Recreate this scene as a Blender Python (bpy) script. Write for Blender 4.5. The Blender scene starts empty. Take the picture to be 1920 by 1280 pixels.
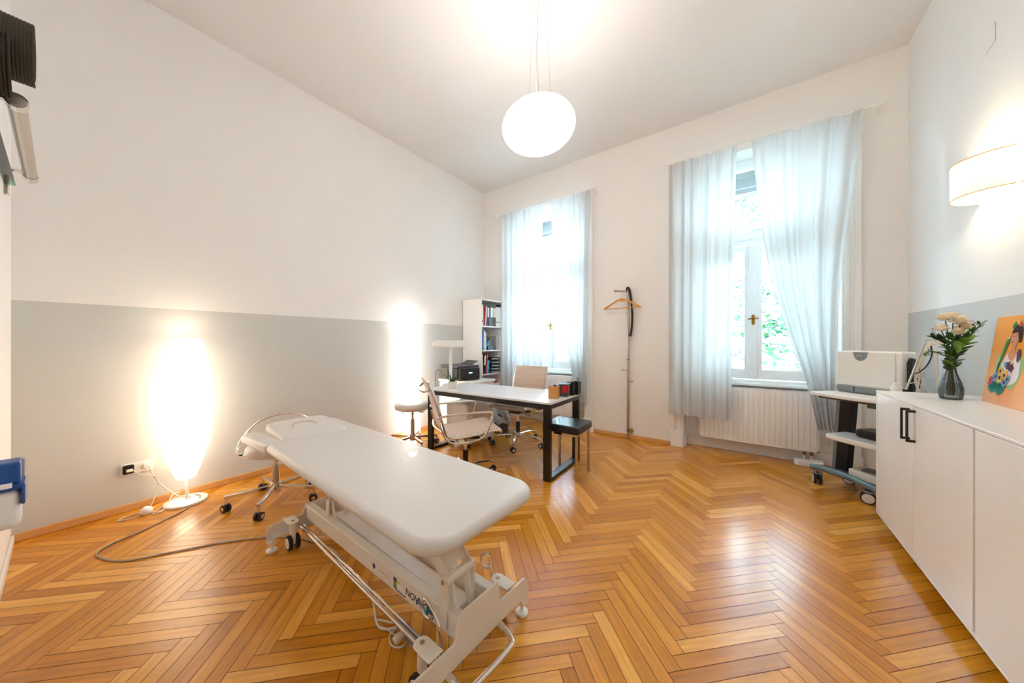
import bpy, math, random
from mathutils import Vector, Matrix, noise
random.seed(7)
PI = math.pi
scene = bpy.context.scene
COL = scene.collection

# ------------------------------------------------------------------ camera, world, exposure
cam = bpy.data.cameras.new('camera')
cam.sensor_width = 36.0
cam.lens = 36.0 * 606.0 / 1920.0
cam.shift_y = 1.0 / 1920.0
cam.clip_start = 0.02
camo = bpy.data.objects.new('camera', cam)
camo.location = (0, 0, 1.2)
camo.rotation_euler = (PI / 2, 0, math.radians(35.67))
COL.objects.link(camo)
scene.camera = camo

world = bpy.data.worlds.new('world')
scene.world = world
world.use_nodes = True
wn = world.node_tree.nodes
wn['Background'].inputs[0].default_value = (0.86, 0.95, 1.0, 1)
wn['Background'].inputs[1].default_value = 10.5
vs = scene.view_settings
vs.view_transform = 'Standard'
vs.look = 'None'
vs.exposure = 2.05
vs.gamma = 1.0
vs.use_curve_mapping = False
scene.cycles.max_bounces = 12
scene.cycles.diffuse_bounces = 6
scene.cycles.transparent_max_bounces = 16

PENDANT = 4.4
LAMP_EGG = 0.92
LAMP_TALL = 1.4

# ------------------------------------------------------------------ materials
def srgb(h):
    h = h.lstrip('#')
    c = [int(h[i:i + 2], 16) / 255 for i in (0, 2, 4)]
    return tuple(x / 12.92 if x <= 0.04045 else ((x + 0.055) / 1.055) ** 2.4 for x in c)

def pbr(name, hexcol, rough=0.5, metal=0.0, var=0.04, scale=12.0, bump=0.0, bscale=60.0, coat=0.0, spec=0.5):
    m = bpy.data.materials.new(name)
    m.use_nodes = True
    nt = m.node_tree
    b = nt.nodes['Principled BSDF']
    c = srgb(hexcol)
    tc = nt.nodes.new('ShaderNodeTexCoord')
    nz = nt.nodes.new('ShaderNodeTexNoise')
    nz.inputs['Scale'].default_value = scale
    nt.links.new(tc.outputs['Object'], nz.inputs['Vector'])
    mx = nt.nodes.new('ShaderNodeMix')
    mx.data_type = 'RGBA'
    mx.inputs[6].default_value = (*[x * (1 - var) for x in c], 1)
    mx.inputs[7].default_value = (*[min(1, x * (1 + var)) for x in c], 1)
    nt.links.new(nz.outputs['Fac'], mx.inputs[0])
    nt.links.new(mx.outputs[2], b.inputs['Base Color'])
    b.inputs['Roughness'].default_value = rough
    b.inputs['Metallic'].default_value = metal
    b.inputs['Coat Weight'].default_value = coat
    b.inputs['Specular IOR Level'].default_value = spec
    if bump > 0:
        n2 = nt.nodes.new('ShaderNodeTexNoise')
        n2.inputs['Scale'].default_value = bscale
        nt.links.new(tc.outputs['Object'], n2.inputs['Vector'])
        bp = nt.nodes.new('ShaderNodeBump')
        bp.inputs['Strength'].default_value = bump
        bp.inputs['Distance'].default_value = 0.01
        nt.links.new(n2.outputs['Fac'], bp.inputs['Height'])
        nt.links.new(bp.outputs['Normal'], b.inputs['Normal'])
    return m

def emis(name, hexcol, strength, base='#ffffff', ribs=0.0, rscale=60.0):
    m = bpy.data.materials.new(name)
    m.use_nodes = True
    nt = m.node_tree
    b = nt.nodes['Principled BSDF']
    b.inputs['Base Color'].default_value = (*srgb(base), 1)
    b.inputs['Emission Color'].default_value = (*srgb(hexcol), 1)
    b.inputs['Emission Strength'].default_value = strength
    if ribs > 0:
        tc = nt.nodes.new('ShaderNodeTexCoord')
        w = nt.nodes.new('ShaderNodeTexWave')
        w.wave_type = 'BANDS'
        w.bands_direction = 'Z'
        w.inputs['Scale'].default_value = rscale
        nt.links.new(tc.outputs['Object'], w.inputs['Vector'])
        mr = nt.nodes.new('ShaderNodeMapRange')
        mr.inputs['To Min'].default_value = strength * (1 - ribs)
        mr.inputs['To Max'].default_value = strength
        nt.links.new(w.outputs['Fac'], mr.inputs['Value'])
        nt.links.new(mr.outputs['Result'], b.inputs['Emission Strength'])
    return m

def paint_split(name, up, low, zs):
    m = pbr(name, up, rough=0.85, var=0.015, scale=3.0, bump=0.02, bscale=90)
    nt = m.node_tree
    b = nt.nodes['Principled BSDF']
    geo = nt.nodes.new('ShaderNodeNewGeometry')
    sp = nt.nodes.new('ShaderNodeSeparateXYZ')
    nt.links.new(geo.outputs['Position'], sp.inputs[0])
    lt = nt.nodes.new('ShaderNodeMath')
    lt.operation = 'LESS_THAN'
    lt.inputs[1].default_value = zs
    nt.links.new(sp.outputs['Z'], lt.inputs[0])
    mx = nt.nodes.new('ShaderNodeMix')
    mx.data_type = 'RGBA'
    old = b.inputs['Base Color'].links[0].from_socket
    nt.links.new(old, mx.inputs[6])
    mx.inputs[7].default_value = (*srgb(low), 1)
    nt.links.new(lt.outputs[0], mx.inputs[0])
    nt.links.new(mx.outputs[2], b.inputs['Base Color'])
    return m

def glass_mat(name, tint='#f4fbff', refl=0.06):
    m = bpy.data.materials.new(name)
    m.use_nodes = True
    nt = m.node_tree
    out = nt.nodes['Material Output']
    tr = nt.nodes.new('ShaderNodeBsdfTransparent')
    tr.inputs[0].default_value = (*srgb(tint), 1)
    gl = nt.nodes.new('ShaderNodeBsdfGlossy')
    gl.inputs['Roughness'].default_value = 0.02
    fr = nt.nodes.new('ShaderNodeFresnel')
    fr.inputs[0].default_value = 1.45
    mul = nt.nodes.new('ShaderNodeMath'); mul.operation = 'MULTIPLY'; mul.inputs[1].default_value = refl * 12
    nt.links.new(fr.outputs[0], mul.inputs[0])
    mx = nt.nodes.new('ShaderNodeMixShader')
    nt.links.new(mul.outputs[0], mx.inputs[0])
    nt.links.new(tr.outputs[0], mx.inputs[1])
    nt.links.new(gl.outputs[0], mx.inputs[2])
    nt.links.new(mx.outputs[0], out.inputs[0])
    return m

def sheer_mat(name):
    m = bpy.data.materials.new(name)
    m.use_nodes = True
    nt = m.node_tree
    nt.nodes.remove(nt.nodes['Principled BSDF'])
    out = nt.nodes['Material Output']
    tr = nt.nodes.new('ShaderNodeBsdfTransparent')
    df = nt.nodes.new('ShaderNodeBsdfDiffuse'); df.inputs[0].default_value = (0.93, 0.94, 0.95, 1)
    tl = nt.nodes.new('ShaderNodeBsdfTranslucent'); tl.inputs[0].default_value = (0.46, 0.47, 0.47, 1)
    m1 = nt.nodes.new('ShaderNodeMixShader'); m1.inputs[0].default_value = 0.5
    nt.links.new(df.outputs[0], m1.inputs[1]); nt.links.new(tl.outputs[0], m1.inputs[2])
    # woven vine-like figure slightly denser than the voile
    tc = nt.nodes.new('ShaderNodeTexCoord')
    nz = nt.nodes.new('ShaderNodeTexNoise'); nz.inputs['Scale'].default_value = 3.0; nz.inputs['Distortion'].default_value = 1.0
    nt.links.new(tc.outputs['Object'], nz.inputs['Vector'])
    cr = nt.nodes.new('ShaderNodeValToRGB')
    cr.color_ramp.elements[0].position = 0.48; cr.color_ramp.elements[0].color = (0.990, 0.990, 0.990, 1)
    cr.color_ramp.elements[1].position = 0.52; cr.color_ramp.elements[1].color = (0.990, 0.990, 0.990, 1)
    e = cr.color_ramp.elements.new(0.50); e.color = (0.998, 0.998, 0.998, 1)
    nt.links.new(nz.outputs['Fac'], cr.inputs[0])
    m2 = nt.nodes.new('ShaderNodeMixShader')
    nt.links.new(cr.outputs[0], m2.inputs[0])
    nt.links.new(tr.outputs[0], m2.inputs[1]); nt.links.new(m1.outputs[0], m2.inputs[2])
    nt.links.new(m2.outputs[0], out.inputs[0])
    return m

def parquet_mat():
    m = bpy.data.materials.new('oak_parquet')
    m.use_nodes = True
    nt = m.node_tree
    b = nt.nodes['Principled BSDF']
    at = nt.nodes.new('ShaderNodeAttribute'); at.attribute_name = 'plank'
    uv = nt.nodes.new('ShaderNodeUVMap'); uv.uv_map = 'UVMap'
    mp = nt.nodes.new('ShaderNodeMapping'); mp.inputs['Scale'].default_value = (2.2, 34, 1)
    nt.links.new(uv.outputs[0], mp.inputs[0])
    nz = nt.nodes.new('ShaderNodeTexNoise'); nz.inputs['Scale'].default_value = 1.6; nz.inputs['Detail'].default_value = 6
    nz.inputs['Distortion'].default_value = 0.6
    nt.links.new(mp.outputs[0], nz.inputs['Vector'])
    cr = nt.nodes.new('ShaderNodeValToRGB')
    el = cr.color_ramp.elements
    el[0].position = 0.0; el[0].color = (*srgb('#ad702c'), 1)
    el[1].position = 1.0; el[1].color = (*srgb('#dba356'), 1)
    for p, c in ((0.2, '#b97c32'), (0.5, '#c38639'), (0.8, '#cc9042')):
        e = el.new(p); e.color = (*srgb(c), 1)
    nt.links.new(at.outputs['Fac'], cr.inputs[0])
    mr = nt.nodes.new('ShaderNodeMapRange')
    mr.inputs['From Min'].default_value = 0.3; mr.inputs['From Max'].default_value = 0.7
    mr.inputs['To Min'].default_value = 0.80; mr.inputs['To Max'].default_value = 1.1
    nt.links.new(nz.outputs['Fac'], mr.inputs['Value'])
    mul = nt.nodes.new('ShaderNodeMix'); mul.data_type = 'RGBA'; mul.blend_type = 'MULTIPLY'; mul.inputs[0].default_value = 1.0
    cmb = nt.nodes.new('ShaderNodeCombineColor')
    for k in range(3): nt.links.new(mr.outputs[0], cmb.inputs[k])
    nt.links.new(cr.outputs[0], mul.inputs[6]); nt.links.new(cmb.outputs[0], mul.inputs[7])
    hs = nt.nodes.new('ShaderNodeHueSaturation'); hs.inputs['Saturation'].default_value = 1.06; hs.inputs['Value'].default_value = 1.28
    nt.links.new(mul.outputs[2], hs.inputs['Color'])
    nt.links.new(hs.outputs[0], b.inputs['Base Color'])
    b.inputs['Roughness'].default_value = 0.26
    b.inputs['Coat Weight'].default_value = 0.35
    b.inputs['Coat Roughness'].default_value = 0.22
    bp = nt.nodes.new('ShaderNodeBump'); bp.inputs['Strength'].default_value = 0.12; bp.inputs['Distance'].default_value = 0.004
    nt.links.new(nz.outputs['Fac'], bp.inputs['Height']); nt.links.new(bp.outputs[0], b.inputs['Normal'])
    return m

WALL_UP = '#f4f0ec'
M = dict(
    wall=pbr('plaster_white', WALL_UP, 0.85, var=0.012, scale=3, bump=0.02, bscale=90),
    ceil=pbr('ceiling_white', '#e6e2df', 0.9, var=0.01, scale=3, bump=0.04, bscale=80),
    wall_l=paint_split('paint_left', WALL_UP, '#d2d1cd', 1.453),
    wall_r=paint_split('paint_right', '#eff0f0', '#ccd0d1', 1.440),
    trimw=pbr('trim_white_gloss', '#f5f2ee', 0.35, var=0.01),
    winw=pbr('window_white', '#f4f6f6', 0.35, var=0.01),
    blind=pbr('blind_box', '#b5b1ac', 0.5),
    parquet=parquet_mat(),
    gap=pbr('parquet_gap', '#24140a', 0.9),
    base=pbr('oak_baseboard', '#dca463', 0.4, var=0.08, scale=30),
    glass=glass_mat('pane_glass'),
    sheer=sheer_mat('sheer_voile'),
    leather=pbr('cream_leatherette', '#dbd5cf', 0.42, var=0.012, scale=5, bump=0.05, bscale=240, coat=0.1),
    leather2=pbr('ribbed_cream_leather', '#d2bba9', 0.42, var=0.03, bump=0.05, bscale=200),
    steelp=pbr('cream_powder_coat', '#e8e0d2', 0.38, var=0.015, bump=0.02, bscale=300),
    steelw=pbr('inner_white_steel', '#f3f2f1', 0.25),
    chrome=pbr('chrome', '#dedad4', 0.10, 1.0, var=0.01),
    steel=pbr('brushed_steel', '#c9bfb3', 0.26, 1.0, var=0.02),
    black=pbr('black_plastic', '#121214', 0.4),
    blackm=pbr('black_metal', '#0d0d10', 0.30, var=0.05, coat=0.2),
    blackl=pbr('black_leather', '#1b1f26', 0.33, bump=0.08, bscale=150, coat=0.2),
    rubber=pbr('rubber', '#17171a', 0.6),
    white=pbr('white_plastic', '#eceae6', 0.35, var=0.01),
    lam=pbr('white_laminate', '#f6f3f0', 0.3, var=0.008, coat=0.1),
    lamdesk=pbr('desk_laminate', '#eeeef0', 0.25, var=0.008, coat=0.2),
    cream=pbr('cream_plastic', '#e6dcc9', 0.4),
    radi=pbr('radiator_enamel', '#f5f3f2', 0.35, var=0.01),
    brass=pbr('brass', '#b08b45', 0.25, 1.0),
    beech=pbr('beech_wood', '#d9943f', 0.4, var=0.1, scale=25),
    box=pbr('bamboo', '#cf9350', 0.45, var=0.08, scale=40),
    grey=pbr('grey_plastic', '#7c848c', 0.4),
    dgrey=pbr('dark_grey', '#4a4e54', 0.4),
    navy=pbr('navy_column', '#0c1c2a', 0.45),
    teal=pbr('blue_grey_metal', '#7596a0', 0.35, 0.3),
    printer=pbr('printer_body', '#6e675c', 0.4),
    printer2=pbr('printer_front', '#22262a', 0.35),
    screen=emis('lcd', '#9fe0ff', 0.8, '#20303a'),
    red=pbr('red_card', '#c8202a', 0.45),
    blue=pbr('blue_card', '#1f63b4', 0.45),
    lblue=pbr('light_blue', '#3aa0cf', 0.45),
    navyc=pbr('navy_card', '#1c2748', 0.5),
    marble=pbr('marbled_card', '#5a4740', 0.6, var=0.4, scale=90),
    papr=pbr('paper', '#eeeae4', 0.7),
    papg=pbr('grey_paper', '#b4b0ad', 0.6),
    traym=pbr('smoke_tray', '#6f7787', 0.25),
    trayd=pbr('dark_tray', '#2b3142', 0.3),
    bluec=pbr('blue_vinyl', '#0d4b94', 0.4, coat=0.1),
    mat=pbr('dark_mat', '#39362a', 0.8, var=0.15, scale=60),
    matin=pbr('mat_inside', '#15140f', 0.9),
    leaf=pbr('leaf', '#3f6d2b', 0.5, var=0.35, scale=40),
    leaf2=pbr('leaf_light', '#6d9a35', 0.5, var=0.3, scale=40),
    leafd=pbr('leaf_dark', '#24481f', 0.5, var=0.3, scale=40),
    stem=pbr('stem', '#4b5a2c', 0.6),
    stemb=pbr('woody_stem', '#3a261e', 0.6),
    rose=pbr('rose_petal', '#fbeed6', 0.6, var=0.06, scale=50),
    vase=glass_mat('smoked_glass', '#d9dfe0', 0.10),
    water=glass_mat('water_tint', '#e9efec', 0.05),
    canvas=None, canvas_side=pbr('canvas_edge', '#e8a55c', 0.7),
    concrete=pbr('concrete_pot', '#d6d4c6', 0.8, var=0.12, scale=60),
    terr=pbr('terracotta', '#9fb8a0', 0.7),
    pot2=pbr('blue_pot', '#8fb4c4', 0.6),
    soil=pbr('soil', '#3a2c20', 0.9),
    facade=pbr('facade_white', '#f2f0ea', 0.9),
    fglass=pbr('facade_glass', '#2f3d42', 0.5),
    bark=pbr('bark', '#4c4450', 0.9),
    oleaf=pbr('tree_leaf', '#3d6a3f', 0.5, var=0.3, scale=8),
    cable=pbr('cream_cable', '#d8cfbf', 0.5),
    cableg=pbr('tan_cable', '#a8977f', 0.5),
    ink=pbr('print_dark', '#173038', 0.5),
    inkt=pbr('print_teal', '#1a6f86', 0.5),
    inkb=pbr('print_navy', '#1f2a6c', 0.5),
    inky=pbr('print_yellow', '#d8b93a', 0.5),
    inkg=pbr('print_green', '#6d9a3a', 0.5),
    clear=pbr('plastic_bag', '#b9bcc2', 0.25, coat=0.3, bump=0.6, bscale=30),
    egg=emis('paper_shade_lit', '#ffe9cc', LAMP_EGG, ribs=0.14, rscale=38),
    tall=emis('square_shade_lit', '#fffaf2', LAMP_TALL),
    globe=emis('opal_globe_lit', '#fff6ee', PENDANT),
    sconce=emis('fabric_shade_lit', '#fff0d0', 0.22, '#fff4dc'),
    bulb=emis('bulb_lit', '#fff2dc', 6.0),
    skin=pbr('paint_skin', '#d99a74', 0.7), lips=pbr('paint_red', '#c02a34', 0.7), hair=pbr('paint_brown', '#3c2622', 0.7),
    blouse=pbr('paint_white', '#efe6ea', 0.7), pgreen=pbr('paint_green', '#2f8a3e', 0.7), plgreen=pbr('paint_lightgreen', '#9cc27c', 0.7),
    pteal=pbr('paint_teal', '#1d8a80', 0.7), pyel=pbr('paint_yellow', '#f0c65a', 0.7), ppur=pbr('paint_purple', '#5d3a66', 0.7),
    pblue=pbr('paint_blue', '#7ea7d0', 0.7), pnavy=pbr('paint_navy', '#1d3a6a', 0.7), ppink=pbr('paint_pink', '#cc3d62', 0.7),
)

def canvas_mat():
    m = pbr('canvas_front', '#f3a63c', 0.75, bump=0.1, bscale=500)
    nt = m.node_tree; b = nt.nodes['Principled BSDF']
    tc = nt.nodes.new('ShaderNodeTexCoord'); sp = nt.nodes.new('ShaderNodeSeparateXYZ')
    nt.links.new(tc.outputs['Object'], sp.inputs[0])
    mr = nt.nodes.new('ShaderNodeMapRange'); mr.inputs['From Min'].default_value = 0.0; mr.inputs['From Max'].default_value = 0.45
    nt.links.new(sp.outputs['Z'], mr.inputs['Value'])
    cr = nt.nodes.new('ShaderNodeValToRGB')
    cr.color_ramp.elements[0].color = (*srgb('#f5b488'), 1); cr.color_ramp.elements[1].color = (*srgb('#f6ac4e'), 1)
    e = cr.color_ramp.elements.new(0.6); e.color = (*srgb('#f5a333'), 1)
    nt.links.new(mr.outputs[0], cr.inputs[0]); nt.links.new(cr.outputs[0], b.inputs['Base Color'])
    return m
M['canvas'] = canvas_mat()

# ------------------------------------------------------------------ mesh builder
def catmull(pts, k=6, closed=False):
    P = [Vector(p) for p in pts]
    n = len(P)
    if n < 3 or k < 2: return P
    out = []
    rng = n if closed else n - 1
    for i in range(rng):
        if closed: p0, p1, p2, p3 = P[(i - 1) % n], P[i], P[(i + 1) % n], P[(i + 2) % n]
        else: p0, p1, p2, p3 = P[max(i - 1, 0)], P[i], P[i + 1], P[min(i + 2, n - 1)]
        for j in range(k):
            t = j / k
            out.append(0.5 * ((2 * p1) + (p2 - p0) * t + (2 * p0 - 5 * p1 + 4 * p2 - p3) * t * t + (3 * p1 - p0 - 3 * p2 + p3) * t ** 3))
    if not closed: out.append(P[-1])
    return out

class MB:
    def __init__(s, T=None):
        s.v = []; s.f = []; s.m = []; s.T = T
    def add(s, vs, fs, m=0, T=None):
        o = len(s.v)
        for p in vs:
            p = Vector(p)
            if T is not None: p = T @ p
            if s.T is not None: p = s.T @ p
            s.v.append(p)
        for f in fs:
            s.f.append([i + o for i in f]); s.m.append(m)
        return s
    def box(s, x0, x1, y0, y1, z0, z1, m=0, T=None):
        vs = [(x, y, z) for z in (z0, z1) for y in (y0, y1) for x in (x0, x1)]
        fs = [(0, 2, 3, 1), (4, 5, 7, 6), (0, 1, 5, 4), (2, 6, 7, 3), (0, 4, 6, 2), (1, 3, 7, 5)]
        return s.add(vs, fs, m, T)
    def bar(s, p0, p1, w, h, m=0, up=(0, 0, 1)):
        p0 = Vector(p0); p1 = Vector(p1); d = (p1 - p0); L = d.length; d.normalize()
        u = Vector(up); sx = d.cross(u)
        if sx.length < 1e-4: sx = d.cross(Vector((1, 0, 0)))
        sx.normalize(); uu = sx.cross(d)
        vs = []
        for q in (p0, p1):
            for a, b in ((-1, -1), (1, -1), (1, 1), (-1, 1)):
                vs.append(q + sx * a * w / 2 + uu * b * h / 2)
        return s.add(vs, [(3, 2, 1, 0), (4, 5, 6, 7), (0, 1, 5, 4), (1, 2, 6, 5), (2, 3, 7, 6), (3, 0, 4, 7)], m)
    def cyl(s, p0, p1, r0, r1=None, n=20, m=0, cap=True, T=None):
        if r1 is None: r1 = r0
        p0 = Vector(p0); p1 = Vector(p1); d = (p1 - p0).normalized()
        a = d.orthogonal().normalized(); b = d.cross(a)
        vs = []
        for q, r in ((p0, r0), (p1, r1)):
            for i in range(n):
                t = 2 * PI * i / n
                vs.append(q + (a * math.cos(t) + b * math.sin(t)) * r)
        fs = [(i, (i + 1) % n, n + (i + 1) % n, n + i) for i in range(n)]
        if cap: fs += [tuple(range(n - 1, -1, -1)), tuple(range(n, 2 * n))]
        return s.add(vs, fs, m, T)
    def tube(s, pts, r, n=10, m=0, k=6, closed=False, rr=None):
        P = catmull(pts, k, closed)
        if len(P) < 2: return s
        N = len(P); vs = []; fs = []
        prev = None
        for i, p in enumerate(P):
            if closed: t = (P[(i + 1) % N] - P[i - 1])
            else: t = P[min(i + 1, N - 1)] - P[max(i - 1, 0)]
            if t.length < 1e-9: t = Vector((0, 0, 1))
            t.normalize()
            if prev is None: a = t.orthogonal().normalized()
            else:
                a = prev - t * prev.dot(t)
                a = a.normalized() if a.length > 1e-6 else t.orthogonal().normalized()
            prev = a; b = t.cross(a)
            R = r if rr is None else rr[0] + (rr[1] - rr[0]) * i / (N - 1)
            for j in range(n):
                an = 2 * PI * j / n
                vs.append(p + (a * math.cos(an) + b * math.sin(an)) * R)
        for i in range(N if closed else N - 1):
            for j in range(n):
                i2 = (i + 1) % N
                fs.append((i * n + j, i * n + (j + 1) % n, i2 * n + (j + 1) % n, i2 * n + j))
        if not closed: fs += [tuple(range(n - 1, -1, -1)), tuple(range((N - 1) * n, N * n))]
        return s.add(vs, fs, m)
    def lathe(s, prof, c=(0, 0, 0), n=32, m=0, T=None, capb=True, capt=True):
        c = Vector(c); vs = []; fs = []
        for r, z in prof:
            for i in range(n):
                t = 2 * PI * i / n
                vs.append(c + Vector((r * math.cos(t), r * math.sin(t), z)))
        for k in range(len(prof) - 1):
            for i in range(n):
                fs.append((k * n + i, k * n + (i + 1) % n, (k + 1) * n + (i + 1) % n, (k + 1) * n + i))
        if capb: fs.append(tuple(range(n - 1, -1, -1)))
        if capt: fs.append(tuple(range((len(prof) - 1) * n, len(prof) * n)))
        return s.add(vs, fs, m, T)
    def prism(s, poly, z0, z1, m=0, T=None):
        n = len(poly)
        vs = [(x, y, z0) for x, y in poly] + [(x, y, z1) for x, y in poly]
        fs = [tuple(range(n - 1, -1, -1)), tuple(range(n, 2 * n))] + [(i, (i + 1) % n, n + (i + 1) % n, n + i) for i in range(n)]
        return s.add(vs, fs, m, T)
    def sheet(s, fn, nu, nv, m=0, T=None):
        vs = [fn(i / nu, j / nv) for j in range(nv + 1) for i in range(nu + 1)]
        fs = [(j * (nu + 1) + i, j * (nu + 1) + i + 1, (j + 1) * (nu + 1) + i + 1, (j + 1) * (nu + 1) + i) for j in range(nv) for i in range(nu)]
        return s.add(vs, fs, m, T)
    def ball(s, c, r, n=16, m=0, T=None):
        if not hasattr(r, '__len__'): r = (r, r, r)
        vs = []; fs = []; k = n // 2
        for j in range(1, k):
            ph = PI * j / k
            for i in range(n):
                t = 2 * PI * i / n
                vs.append((c[0] + r[0] * math.sin(ph) * math.cos(t), c[1] + r[1] * math.sin(ph) * math.sin(t), c[2] + r[2] * math.cos(ph)))
        top = len(vs); vs.append((c[0], c[1], c[2] + r[2])); bot = len(vs); vs.append((c[0], c[1], c[2] - r[2]))
        for j in range(k - 2):
            for i in range(n):
                fs.append((j * n + i, (j + 1) * n + i, (j + 1) * n + (i + 1) % n, j * n + (i + 1) % n))
        for i in range(n):
            fs.append((top, i, (i + 1) % n)); fs.append((bot, (k - 2) * n + (i + 1) % n, (k - 2) * n + i))
        return s.add(vs, fs, m, T)
    def build(s, name, mats, parent=None, label=None, bevel=0, seg=2, angle=35, solid=0, sub=0, kind=None):
        me = bpy.data.meshes.new(name)
        me.from_pydata([tuple(v) for v in s.v], [], s.f)
        me.validate()
        if not isinstance(mats, (list, tuple)): mats = [mats]
        for mm in mats: me.materials.append(mm)
        if len(s.m) == len(me.polygons):
            me.polygons.foreach_set('material_index', s.m)
        me.shade_smooth()
        me.set_sharp_from_angle(angle=math.radians(angle))
        me.update()
        o = bpy.data.objects.new(name, me)
        COL.objects.link(o)
        if parent is not None: o.parent = parent
        if label: o['label'] = label
        if kind: o['kind'] = kind
        if solid:
            md = o.modifiers.new('solid', 'SOLIDIFY'); md.thickness = solid; md.offset = 0
        if bevel:
            md = o.modifiers.new('bevel', 'BEVEL'); md.width = bevel; md.segments = seg; md.limit_method = 'ANGLE'; md.angle_limit = math.radians(40)
            md.harden_normals = False
        if sub:
            md = o.modifiers.new('sub', 'SUBSURF'); md.levels = sub; md.render_levels = sub
        return o

def thing(name, label, cat, loc=(0, 0, 0), rz=0.0, group=None):
    o = bpy.data.objects.new(name, None)
    o.empty_display_size = 0.1
    COL.objects.link(o)
    o.location = loc; o.rotation_euler = (0, 0, rz)
    o['label'] = label; o['category'] = cat
    if group: o['group'] = group
    return o
def tag(o, label, cat, group=None, kind=None):
    o['label'] = label; o['category'] = cat
    if group: o['group'] = group
    if kind: o['kind'] = kind
    return o
def structure(o):
    o['kind'] = 'structure'; return o
def copy_tree(o, parent=None):
    c = o.copy(); COL.objects.link(c); c.parent = parent
    for ch in list(o.children): copy_tree(ch, c)
    return c
def light(name, loc, power, color, r, parent=None, typ='POINT'):
    l = bpy.data.lights.new(name, typ); l.energy = power; l.color = color; l.shadow_soft_size = r
    o = bpy.data.objects.new(name, l); o.location = loc; COL.objects.link(o)
    if parent is not None: o.parent = parent
    return o
def text_part(name, txt, size, T, mat, parent, ext=0.0004):
    cu = bpy.data.curves.new(name, 'FONT'); cu.body = txt; cu.size = size; cu.extrude = ext; cu.offset = size * 0.018; cu.shear = 0.15; cu.align_x = 'CENTER'; cu.align_y = 'CENTER'
    tmp = bpy.data.objects.new('tmp', cu)
    me = bpy.data.meshes.new_from_object(tmp); me.name = name
    bpy.data.objects.remove(tmp)
    me.transform(T); me.materials.clear(); me.materials.append(mat)
    o = bpy.data.objects.new(name, me); COL.objects.link(o); o.parent = parent
    return o
def Rz(a): return Matrix.Rotation(a, 4, 'Z')
def Tr(x, y, z): return Matrix.Translation((x, y, z))
def rrect(x0, x1, y0, y1, r, n=6):
    rs = r if hasattr(r, '__len__') else (r, r, r, r)
    out = []
    for (cx, cy, a0, q) in ((x1 - rs[0], y1 - rs[0], 0, rs[0]), (x0 + rs[1], y1 - rs[1], 90, rs[1]), (x0 + rs[2], y0 + rs[2], 180, rs[2]), (x1 - rs[3], y0 + rs[3], 270, rs[3])):
        for i in range(n + 1):
            a = math.radians(a0 + 90 * i / n)
            out.append((cx + q * math.cos(a), cy + q * math.sin(a)))
    return out

# ------------------------------------------------------------------ room shell
XL, XR, YN, YW, ZC = -3.56, 1.12, -0.177, 4.15, 3.70
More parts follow.
